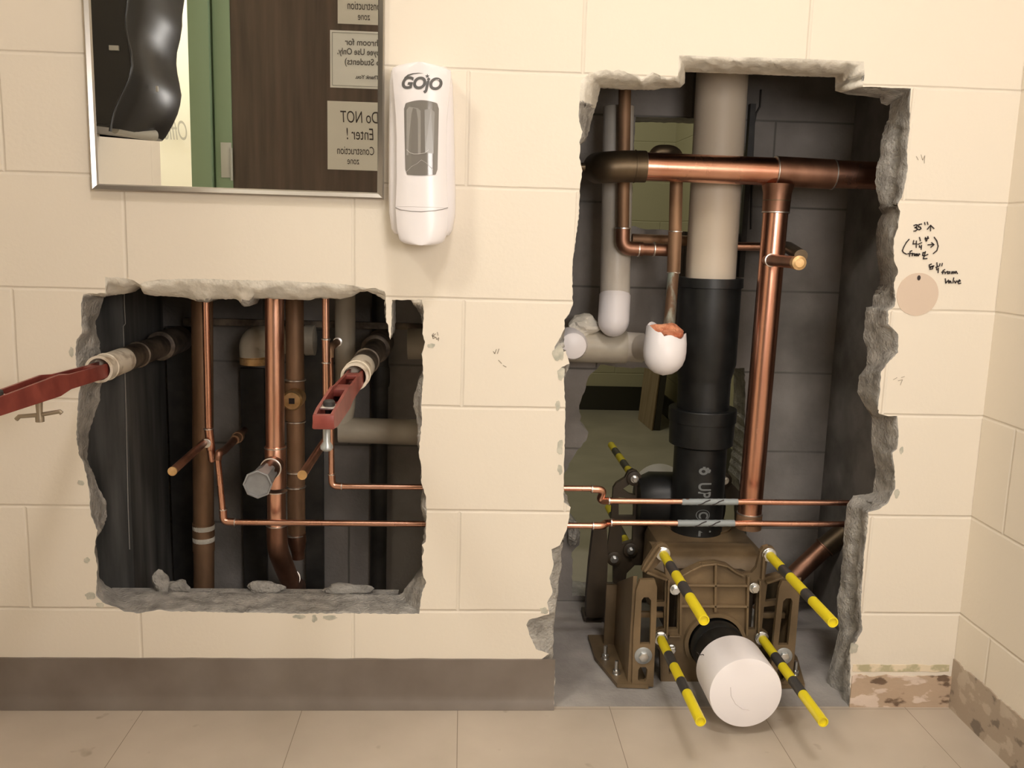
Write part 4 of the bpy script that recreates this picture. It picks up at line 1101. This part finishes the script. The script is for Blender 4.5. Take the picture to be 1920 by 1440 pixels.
ring('solder_ring', A(1453, 321, YM), b-a, r*1.07, .003, m_sol, t, .0008); ring('solder_ring', A(1561, 327, YM), b-a, r*1.07, .003, m_sol, t, .0008)
def riser(y): return A(1455.5+(y-385)*-.0868, y, YM)
rr_ = rad(riser(600), 45.5)
lathe('branch_neck', riser(345), riser(400), [(0, rr_*1.3), (.02, rr_*1.12), ((riser(345)-riser(400)).length, rr_*1.08)], m_cop2, t, 36)
ring('solder_ring', riser(398), (0, 0, 1), rr_*1.08, .003, m_sol, t, .0008); ring('solder_ring', riser(376), (0, 0, 1), rr_*1.1, .002, m_dcop, t, .0005)
tube('riser_pipe', [riser(398), riser(985)], rr_, m_cop, t, seg=36)
tube('lower_coupling', [riser(962), riser(990)], rr_*1.08, m_cop3, t, seg=36)
ring('solder_ring', riser(962), (0, 0, 1), rr_*1.06, .003, m_sol, t, .0008)
te = A(1436, 487, YM)
tip = Vector((te.x, 0, te.z)); tip.y = solve_y(te, 1498)
tip = Vector((te.x, max(solve_y(te, 1498), .03), te.z)); rs = rad(tip, 25)
tube('stub', [te, tip], rs*.95, m_cop2, t); ring('solder_ring', te.lerp(tip, .18), (0, 1, 0), rs*.98, .003, m_sol, t)
lathe('stub_end', tip, tip+Vector((0, -1, 0)), [(-.014, rs*.95), (-.012, rs*1.08), (.002, rs*1.08), (.004, rs*.7), (.0045, rs*.66)], m_brass, t)
# back branch with elbow behind the riser
t = pipe_run('supply_pipe', 'short dark copper branch with an elbow behind the big vertical copper pipe', base=A(1480, 470, .36))
r = rad(A(1395, 462, .44), 16)
tube('pipe', [A(1330, 461, .44), A(1462, 463, .44)], r, m_cop, t)
tube('elbow', [A(1455, 463, .44), A(1478, 464, .44), A(1502, 480, .25)], r*1.4, m_dcop, t, bendr=.02)
# dark copper drop and elbow to tee
Y = .33
t = pipe_run('supply_pipe', 'dark copper pipe bending into a tee above the white pipe end', base=A(1260, 470, Y))
r = rad(A(1168, 400, Y), 23)
tube('drop_pipe', [A(1173, 60, Y), A(1168, 435, Y)], r, m_cop3, t)
tube('elbow', [A(1168, 428, Y), A(1167, 466, Y), A(1205, 467, Y)], r*1.17, m_cop2, t, bendr=.03)
ring('solder_ring', A(1168, 428, Y), (0, 0, 1), r*1.15, .004, m_sol, t)
tube('link_pipe', [A(1195, 467, Y), A(1255, 469, Y)], r*1.02, m_cop2, t)
for x in (1197, 1226): ring('solder_ring', A(x, 467.5, Y), (1, 0, 0), r*1.1, .004, m_sol, t)
Yt = .3
tube('tee_body', [A(1266, 432, Yt), A(1263, 510, Yt)], rad(A(1264, 470, Yt), 25), m_cop3, t)
tube('riser', [A(1269, 300, Yt), A(1266, 436, Yt)], rad(A(1266, 400, Yt), 24), m_cop3, t)
ring('solder_ring', A(1266, 434, Yt), (0, 0, 1), rad(A(1266, 400, Yt), 25), .003, m_sol, t)
tube('return_bend', [A(1228, 310, Yt+.04), A(1228, 284, Yt+.04), A(1269, 284, Yt+.03), A(1269, 320, Yt)], rad(A(1266, 400, Yt), 25), m_dcop, t, bendr=.03)
ring('solder_ring', A(1229, 291, Yt+.04), (0, 0, 1), rad(A(1266, 400, Yt), 25), .003, m_sol, t)
dp = tube('stained_pipe', [A(1263, 508, Yt), A(1254, 618, Yt-.05)], rad(A(1260, 560, Yt), 21), m_verd, t)
ring('solder_ring', A(1263, 511, Yt), (0, 0, 1), rad(A(1260, 560, Yt), 22), .004, m_sol, t)
tube('side_link', [A(1185, 448, .44), A(1300, 452, .44)], r*.9, m_cop3, t)
# white cup with foam
Yc = .24
t = thing('pipe_end', 'bright white rounded plastic pipe end stuffed with orange foam left of the soil stack', 'pipe end', A(1246, 700, Yc))
r = rad(A(1247, 640, Yc), 80)
top, bot = A(1249, 622, Yc), A(1243, 704, Yc-.02)
L = (bot-top).length
ax = (bot-top).normalized(); s_, u_ = frame_of(ax)
bm = bmesh.new(); rings = []; seg = 40
prof = [(0, .93), (L*.25, .99), (L*.45, 1.0), (L*.6, .97), (L*.75, .86), (L*.87, .66), (L*.95, .42), (L, .0)]
for t_, k in prof:
    row = []
    for i in range(seg):
        an = 2*math.pi*i/seg; off = s_*math.cos(an)+u_*math.sin(an)
        p = top+ax*t_+off*r*max(k, .01)
        if t_ == 0:
            p.z += -.016*max(0, -off.y)+.012*max(0, off.y)+.004*math.sin(an*5)
            if off.x < -.3: p.z += .01
        row.append(bm.verts.new(p))
    rings.append(row)
inner = [bm.verts.new(v.co*1.0+(top+ax*.02-v.co)*.10) for v in rings[0]]
inner2 = [bm.verts.new(v.co+Vector((0, 0, -.03))) for v in inner]
for a, b in zip([inner2, inner]+rings, [inner]+rings): 
    if a is b: continue
    for k in range(seg): bm.faces.new((a[k], a[(k+1) % seg], b[(k+1) % seg], b[k]))
bm.faces.new(rings[-1]); cup = bobj('cup', bm, m_white, t)
rock('foam_plug', top+Vector((0.004, -.0, .0)), (r*.78, r*.78, .018), m_foam, 4, t)
# horizontal off-white waste line with riser
Yw = .39
t = pipe_run('waste_pipe', 'off white plastic drain with vertical leg and tee on the left of the right opening', 'plastic pipe', base=A(1150, 650, Yw))
r = rad(A(1150, 500, Yw), 56)
tube('riser', [A(1160, 200, Yw), A(1153, 552, Yw)], r, m_offw, t, seg=36)
a_, b_ = A(1153, 552, Yw), A(1148, 648, Yw-.045); L_ = (b_-a_).length
lathe('elbow', a_, b_, [(0, r*1.0), (.002, r*1.05), (L_*.5, r*1.05)]+[(L_*.5+r*1.15*math.sin(k*math.pi/16), r*1.05*math.cos(k*math.pi/16)) for k in range(1, 9)], m_white, t, 36)
tube('tee', [A(1000, 646, Yw+.02), A(1173, 651, Yw+.02)], rad(A(1120, 648, Yw), 62), m_pvc, t, seg=36)
tube('collar', [A(1172, 650, Yw+.02), A(1205, 652, Yw+.02)], rad(A(1180, 650, Yw), 56), m_offw, t, seg=36)
c = A(1075, 649, Yw-.08)
lathe('side_outlet', c+Vector((0, .08, 0)), c, [(0, r*1.0), (.06, r*1.02), (.078, r*.85), (.083, r*.4)], m_white, t)
tube('outlet_run', [A(1204, 652, Yw), A(1222, 652, Yw-.04), A(1236, 658, Yc+.02)], rad(A(1200, 650, Yw), 50), m_offw, t)
tag(rock('mortar_lump', A(1092, 610, .40), (.035, .03, .022), m_mortar, 12), 'grey mortar lump on top of the off white drain tee', 'rubble')
rock('mortar_lump', A(1075, 1002, .52), (.014, .02, .03), m_broken, 15, bpy.data.objects['wall_chase_back'])

# brown copper pipe lower right
Y = .4
t = pipe_run('drain_pipe', 'dull slanted copper pipe at the lower right of the right opening', base=A(1530, 1040, Y))
r = rad(A(1530, 1040, Y), 36)
tube('pipe', [A(1425, 1150, Y), A(1475, 1092, Y), A(1552, 1020, Y)], r, m_cop2, t, bendr=.05)
tube('coupling', [A(1545, 1028, Y), A(1600, 985, Y)], r*1.12, m_dcop, t)
ring('solder_ring', A(1546, 1026, Y), A(1552, 1020, Y)-A(1475, 1092, Y), r*1.1, .004, m_cop2, t)

# ------------------------------------------------------------------ fixture carriers
CX = .5175
def carrier_plate(parent, Y, m):
    def q(x, y): return at(x, y, .1)
    out = [(1257,1046),(1262,1078),(1277,1077),(1296,1066),(1315,1057),(1330,1054.5),(1343,1054),(1364,1059),(1379,1070),(1394,1077),(1411,1076),(1420,1066),(1427,1036),(1433,1028),(1442,1025),(1452,1028),(1457,1036),(1455,1044),(1440,1055),(1436,1084),(1461,1077),(1472,1084),
           (1440,1098),(1436,1130),(1464,1127),(1464,1136),(1434,1140),(1430,1180),(1441,1188),(1440,1202),(1430,1214),(1424,1216),(1420,1283),(1240,1283),(1238,1222),(1230,1212),(1226,1200),(1228,1188),(1236,1182),(1246,1180),(1246,1139),(1226,1139),(1226,1131),(1247,1130),(1248,1090),(1222,1082),(1204,1072),(1208,1060),(1226,1032),(1233,1023),(1243,1019),(1252,1023),(1257,1032)]
    tri = [(1227,1069),(1245,1048),(1249,1079)]
    s1 = [(1255,1114),(1273,1112),(1271,1182),(1254,1182)]; s2 = [(1404,1112),(1421,1112),(1417,1182),(1402,1182)]
    s3 = [(1255,1236),(1264,1236),(1264,1266),(1255,1266)]
    c = q(1340, 1204)
    sh = lambda L: [Vector((p.x, Y, p.z)) for p in (q(*k) for k in L)]
    cc = [Vector((p.x, Y, p.z)) for p in circ(c, .0585, 36)]
    pl = plate('face_plate', sh(out), [sh(tri), sh(s1), sh(s2), sh(s3), cc], .012, m, parent)
    bm = bmesh.new()
    def rib(a, b, w, h=.014):
        A_, B_ = sh([a, b]); d = B_-A_; L = d.length
        rot = Matrix.Rotation(-math.atan2(d.z, d.x), 3, 'Y')
        add_box(bm, ((A_+B_)/2)+Vector((0, -h/2+.002, 0)), (L, h, w), rot, .001)
    W = .005
    rib((1341,1058),(1340,1146),W); rib((1276,1096),(1402,1097),W); rib((1276,1135),(1402,1136),W)
    rib((1276,1080),(1275,1190),W); rib((1402,1080),(1399,1190),W); rib((1253,1086),(1250,1190),W*.8); rib((1424,1088),(1421,1186),W*.8)
    rib((1275,1190),(1254,1190),W*.8); rib((1208,1070),(1238,1026),W); rib((1212,1072),(1250,1086),W); rib((1436,1092),(1470,1081),W); rib((1428,1085),(1432,1036),W)
    pts = [(1277,1079),(1296,1068),(1315,1059),(1343,1056),(1364,1061),(1379,1072),(1394,1079)]
    for a, b in zip(pts, pts[1:]): rib(a, b, .004)
    bobj('rib', bm, m, pl, smooth=False)
    hollow('hub_rim', c+Vector((0, Y-c.y+.006, 0)), c+Vector((0, Y-c.y-.012, 0)), .066, .058, m, pl, 40)
    return c, sh, pl
t = thing('fixture_carrier', 'brown enamelled cast iron toilet carrier with slotted feet at the bottom of the right opening', 'fixture carrier', (CX, .2, 0))
c, sh, pl = carrier_plate(t, .105, m_cast)
for P_ in ((1243, 1037), (1442, 1040)):
    p = sh([P_])[0]; tube('rod_boss', [p+Vector((0, .012, 0)), p+Vector((0, -.006, 0))], .0135, m_cast, pl, seg=20)
for P_ in ((1238, 1196), (1428, 1196)):
    p = sh([P_])[0]; tube('rod_boss', [p+Vector((0, .012, 0)), p+Vector((0, -.004, 0))], .013, m_cast, pl, seg=20)
for P_ in ((1265, 1104), (1413, 1101)): hexbolt('bolt', sh([P_])[0]+Vector((0, -.010, 0)), .0085, m_zinc, t, .0115, h=.009)
hexbolt('bolt', sh([(1259, 1216)])[0]+Vector((0, -.004, 0)), .0075, m_zinc, t, .009, h=.012)
# casting behind the plate: barrel and hub for the stack
hc = SP(1000)
zh = A(1305, 1005, .295).z
quad_box('body', .44, .62, .125, .30, .065, .225, m_castd, t, .02)
tube('barrel', [Vector((.41, .24, .19)), Vector((.64, .24, .19))], .07, m_cast, t, seg=40)
lathe_open('stack_hub', Vector((hc.x, hc.y, .20)), Vector((hc.x, hc.y, .42)), [(0, .072), (zh-.223, .076), (zh-.207, .084), (zh-.202, .084), (zh-.2, .062), (0, .060)], m_cast, t, 48)
quad_box('shoulder', .43, A(1436, 1040, .22).x, .205, .42, .16, zh-.006, m_cast, t, .022)
for sx in (-1, 1):
    def mx(X): return CX+sx*(X-CX) if sx > 0 else X
    # numbers below are for the left foot; mirror about CX for the right one
    def FX(X): return X if sx < 0 else 2*CX-X+.006
    Yf = .075
    ft = lambda x, y: Vector((FX(at(x, y, Yf).x), Yf, at(x, y, Yf).z))
    out = [ft(*q) for q in ((1200,1087),(1228,1087),(1232,1101),(1231,1150),(1225,1288),(1185,1286),(1187.5,1186),(1193,1107))]
    s1 = [ft(*q) for q in ((1203,1126),(1207,1120),(1216,1120),(1221,1126),(1219,1208),(1200,1208))]
    s2 = [ft(*q) for q in ((1197,1256),(1200,1251),(1211,1251),(1214,1256),(1212,1274),(1209,1278),(1199,1278),(1196,1274))]
    foot = plate('foot', out, [s1, s2], .010, m_cast, t)
    xw = FX(.3475)
    # side web with rounded top, running back
    zt_ = at(1198, 1087, Yf).z
    zr_ = at(1158, 1092, .25).z
    wp = [(.085, .0), (.27, 0), (.275, zr_*.80), (.268, zr_*.92), (.245, zr_), (.085, zt_)]
    bm = bmesh.new(); va = [bm.verts.new((xw-.004, y, z+.004)) for y, z in wp]; vb = [bm.verts.new((xw+.004, y, z+.004)) for y, z in wp]
    bm.faces.new(va); bm.faces.new(vb[::-1])
    for k in range(len(wp)): bm.faces.new((va[k], va[(k+1) % 6], vb[(k+1) % 6], vb[k]))
    bobj('web', bm, m_cast, foot, smooth=False)
    bx0, bx1 = sorted((xw, xw+(.028 if sx > 0 else -.028)))
    quad_box('rear_flange', bx0, bx1, .262, .272, .004, zr_*.93, m_cast, foot, .002)
    bm = bmesh.new()
    bp = [(.350-.06, .31), (.350-.06, .20), (.350-.03, .075), (.385, .070), (.385, .31)]
    va = [bm.verts.new((FX(x), y, .001)) for x, y in bp]; vb = [bm.verts.new((FX(x), y, .009)) for x, y in bp]
    bm.faces.new(va); bm.faces.new(vb[::-1])
    for k in range(5): bm.faces.new((va[k], va[(k+1) % 5], vb[(k+1) % 5], vb[k]))
    bobj('base_flange', bm, m_cast, foot, smooth=False)
    for (x, y) in ((.325, .12), (.312, .19)):
        ab = lathe('anchor_bolt', Vector((FX(x), y, .009)), Vector((FX(x), y, .06)), [(0, .009), (.001, .009), (.001, .0075), (.009, .0075), (.009, .004), (.03, .004)], m_zinc, foot, 12)
    wc = ft(1206, 1229)+Vector((0, -.001, 0))
    hexbolt('bolt', wc, .0105, m_zinc, foot, .0185, washer_m=m_hinge, h=.009)
    quad_box('cross_link', *(sorted((FX(.36), FX(.42)))), .112, .122, .14, .152, m_cast, foot, .001)

# yellow sleeved threaded rods
def rod(bx, by, ytip, bounds, label, m1=m_yel):
    p = at(bx, by, .1); r_ = .0095
    def Yof(ypx):
        best = (9e9, 0)
        for i in range(900):
            yy = .1-.4*i/900; q = pj((p.x, yy, p.z)); e = abs(q[1]-ypx)
            if e < best[0]: best = (e, yy)
        return best[1]
    t = thing('threaded_rod', label, 'threaded rod', (p.x, .1, p.z), 'yellow sleeved carrier rods')
    base = .098
    hexbolt('nut', Vector((p.x, base, p.z)), .0135, m_zinc, t, .015, h=.006)
    ys = [Yof(b) for b in bounds]+[Yof(ytip)]
    ys[0] = base-.004
    for i in range(len(ys)-1):
        a, b = ys[i], ys[i+1]
        rr = r_ if i % 2 == 0 else r_*1.04
        hollow('sleeve' if i % 2 == 0 else 'dark_band', (p.x, a, p.z), (p.x, b, p.z), rr, rr*.78, m1 if i % 2 == 0 else m_band, t, 24)
    tube('rod', [(p.x, base+.03, p.z), (p.x, ys[-1]+.05, p.z)], r_*.6, m_zinc, t, seg=12)
    tube('sleeve_end', [(p.x, ys[-1]+.012, p.z), (p.x, ys[-1]+.004, p.z)], r_*.80, m1, t, seg=20)
    return t
rod(1243, 1038, 1163, (1040, 1060, 1078, 1098, 1120), 'upper left rod of the front carrier in yellow and grey sleeving')
rod(1238, 1196, 1353, (1193, 1228, 1250, 1277, 1300), 'lower left yellow and grey sleeved rod, ending left of the fat white tube')
rod(1442, 1040, 1167, (1037, 1067, 1082, 1112, 1127), 'upper right yellow and grey sleeved rod, tip beside the broken wall edge')
rod(1428, 1196, 1354, (1195, 1231, 1250, 1276, 1302), 'lower right yellow and grey sleeved rod, ending right of the fat white tube')

# black hub and white test tube
hx, hz = c.x, c.z
t = thing('outlet_tube', 'fat white plastic tube with a flat closed end sticking out of the carrier', 'test tube', (hx, 0, hz))
tip = None
fy = solve_y(Vector((hx, .1, hz)), 1398.5)
tip = Vector((hx, fy, hz)); rw = rad(tip, 139)
tube('black_nipple', [(hx, .123, hz), (hx, fy+.09, hz)], .0525, m_black, t, seg=40)
ring('nipple_ring', (hx, .075, hz), (0, 1, 0), .053, .03, m_black, t, .003)
lathe('tube', (hx, fy+.102, hz), tip, [(0, rw*.955), (.001, rw*.985), (.04, rw*.99), (.097, rw), (.1015, rw*.985), (.102, rw*.97)], m_white, t, 64)
cu = tube('face_mark', [Vector((hx+dx_, fy-.0002, hz+dz_)) for dx_, dz_ in ((-.03, .012), (-.028, -.005), (-.018, -.022), (-.004, -.032), (.01, -.034))], .0006, mat('faint_line', (.70, .64, .64), .5), t, seg=6)
strokes('crack', [[(1307, 1223), (1313, 1228), (1318, 1227), (1324, 1232)]], fy+.085, 1.4, m_marker, t)

# rear carrier for the neighbouring room
t = thing('fixture_carrier', 'dark cast iron carrier of the neighbouring room, behind the thin copper lines', 'fixture carrier', (.55, .45, 0))
YR = .44
def sr(L): return [at(x, y, YR) for x, y in L]
out = [(1178,884),(1187,880),(1196,884),(1202,900),(1204,918),(1212,930),(1222,932),(1236,930),(1250,918),(1262,912),(1330,908),(1350,892),(1362,892),(1372,906),(1394,930),(1395,1060),(1190,1060),(1175,1075),(1172,1100),(1150,1100),(1150,1060),(1140,1052),(1140,1020),(1146,975),(1150,915),(1156,906),(1172,896)]
holes = [[(1167,917),(1190,902),(1191,929),(1180,926)], [(1160,932),(1189,936),(1188,968),(1160,968)], [(1199,934),(1212,942),(1211,975),(1199,972)],
         [(1166,984),(1187,984),(1186,1014),(1166,1020)], [(1356,945),(1380,945),(1380,1000),(1356,1000)]]
pl2 = plate('face_plate', sr(out), [sr(h) for h in holes], .014, m_castd, t)
for q in ((1189, 897), (1182, 1031), (1151, 1047), (1358, 900)):
    p = at(q[0], q[1], YR-.002); lathe('boss', p+Vector((0, .01, 0)), p, [(0, .018), (.014, .018), (.016, .014)], m_castd, pl2)
    hexbolt('bolt', p+Vector((0, -.006, 0)), .0065, m_zinc, pl2, .010, h=.010)
lathe('barrel', Vector((.415, .44, .30)), Vector((.62, .44, .30)), [(0, .055), (.03, .07), (.18, .07), (.205, .055)], m_black, t, 36)
cz_ = at(1189, 897, YR)
wp_ = Vector((.5175, .5, at(1189, 964, YR).z))
lathe('white_outlet', wp_, wp_+Vector((0, 1, 0)), [(0, .072), (.16, .072), (.163, .07)], m_white, t, 48)
# leg with flange
lg = [(1113, 992), (1138, 992), (1140, 1040), (1137, 1135), (1134, 1150), (1127, 1169), (1099, 1169), (1100, 1120), (1105, 1060)]
leg = plate('leg', [at(x, y, .40) for x, y in lg], [], .03, m_castd, t)
quad_box('foot_plate', at(1095, 1160, .40).x, at(1150, 1160, .40).x, .40, .46, .001, .014, m_castd, leg, .002)
quad_box('link_bar', at(1135, 1020, .42).x, at(1160, 1020, .42).x, .42, .445, at(1140, 1112, .42).z, at(1140, 1098, .42).z, m_castd, leg)
def rear_rod(x, y, label):
    p = at(x, y, YR); t = thing('threaded_rod', label, 'threaded rod', p, 'rear carrier rods')
    L = .33; n = 5
    for i in range(n):
        a, b = p.y+.02+L*i/n, p.y+.02+L*(i+1)/n
        hollow('sleeve' if i % 2 == 0 else 'dark_band', (p.x, a, p.z), (p.x, b, p.z), .0095, .0075, m_yel if i % 2 == 0 else m_band, t, 20)
    tube('rod', [p+Vector((0, .0, 0)), p+Vector((0, L, 0))], .0055, m_zinc, t, seg=10)
rear_rod(1189, 897, 'dim yellow sleeved rod pointing away into the next room, above the thin copper lines')
rear_rod(1182, 1031, 'dim yellow sleeved rod pointing away, glimpsed between the two thin copper lines')

# neighbouring room board
t = thing('leaning_board', 'tan board leaning on the far corner of the neighbouring room', 'board', fl(1220, 806))
a, b = fl(1196, 786), fl(1222, 808)
bm = bmesh.new()
def wedge(bm, P, dx, dy, h, lean):
    v = []
    for z in (0, h):
        for o_ in ((0, 0), (dx[0], dx[1]), (dx[0]+dy[0], dx[1]+dy[1]), (dy[0], dy[1])):
            v.append(bm.verts.new((P.x+o_[0]+lean*z, P.y+o_[1]+.12*z, .001+z)))
    for f in ((0, 1, 2, 3), (7, 6, 5, 4), (0, 4, 5, 1), (1, 5, 6, 2), (2, 6, 7, 3), (3, 7, 4, 0)): bm.faces.new([v[k] for k in f])
wedge(bm, a, ((b-a).x, (b-a).y), (.02, .03), .9, .1)
bobj('panel', bm, m_board, t, smooth=False)
bm = bmesh.new(); wedge(bm, b+Vector((.012, .01, 0)), (.03, 0), (.02, .12), .88, .1); bobj('dark_edge', bm, m_darkw, t, smooth=False)
# dark vertical strip and crack on the chase back wall
t = tag(quad_box('wall_dark_strip', at(1398, 300, .52).x, at(1408, 300, .52).x, .51, .529, at(1400, 520, .52).z, at(1400, 195, .52).z, m_iron), 'dark vertical strip just right of the soil stack on the rear block wall', 'channel')
tube('crack', [at(1427, 168, .527), at(1425, 200, .527), at(1418, 212, .527), at(1414, 232, .527), at(1411, 300, .527), at(1408, 430, .527)], .0022, m_darkw, bpy.data.objects['wall_chase_back'], seg=6)
print('objects', len(bpy.data.objects))
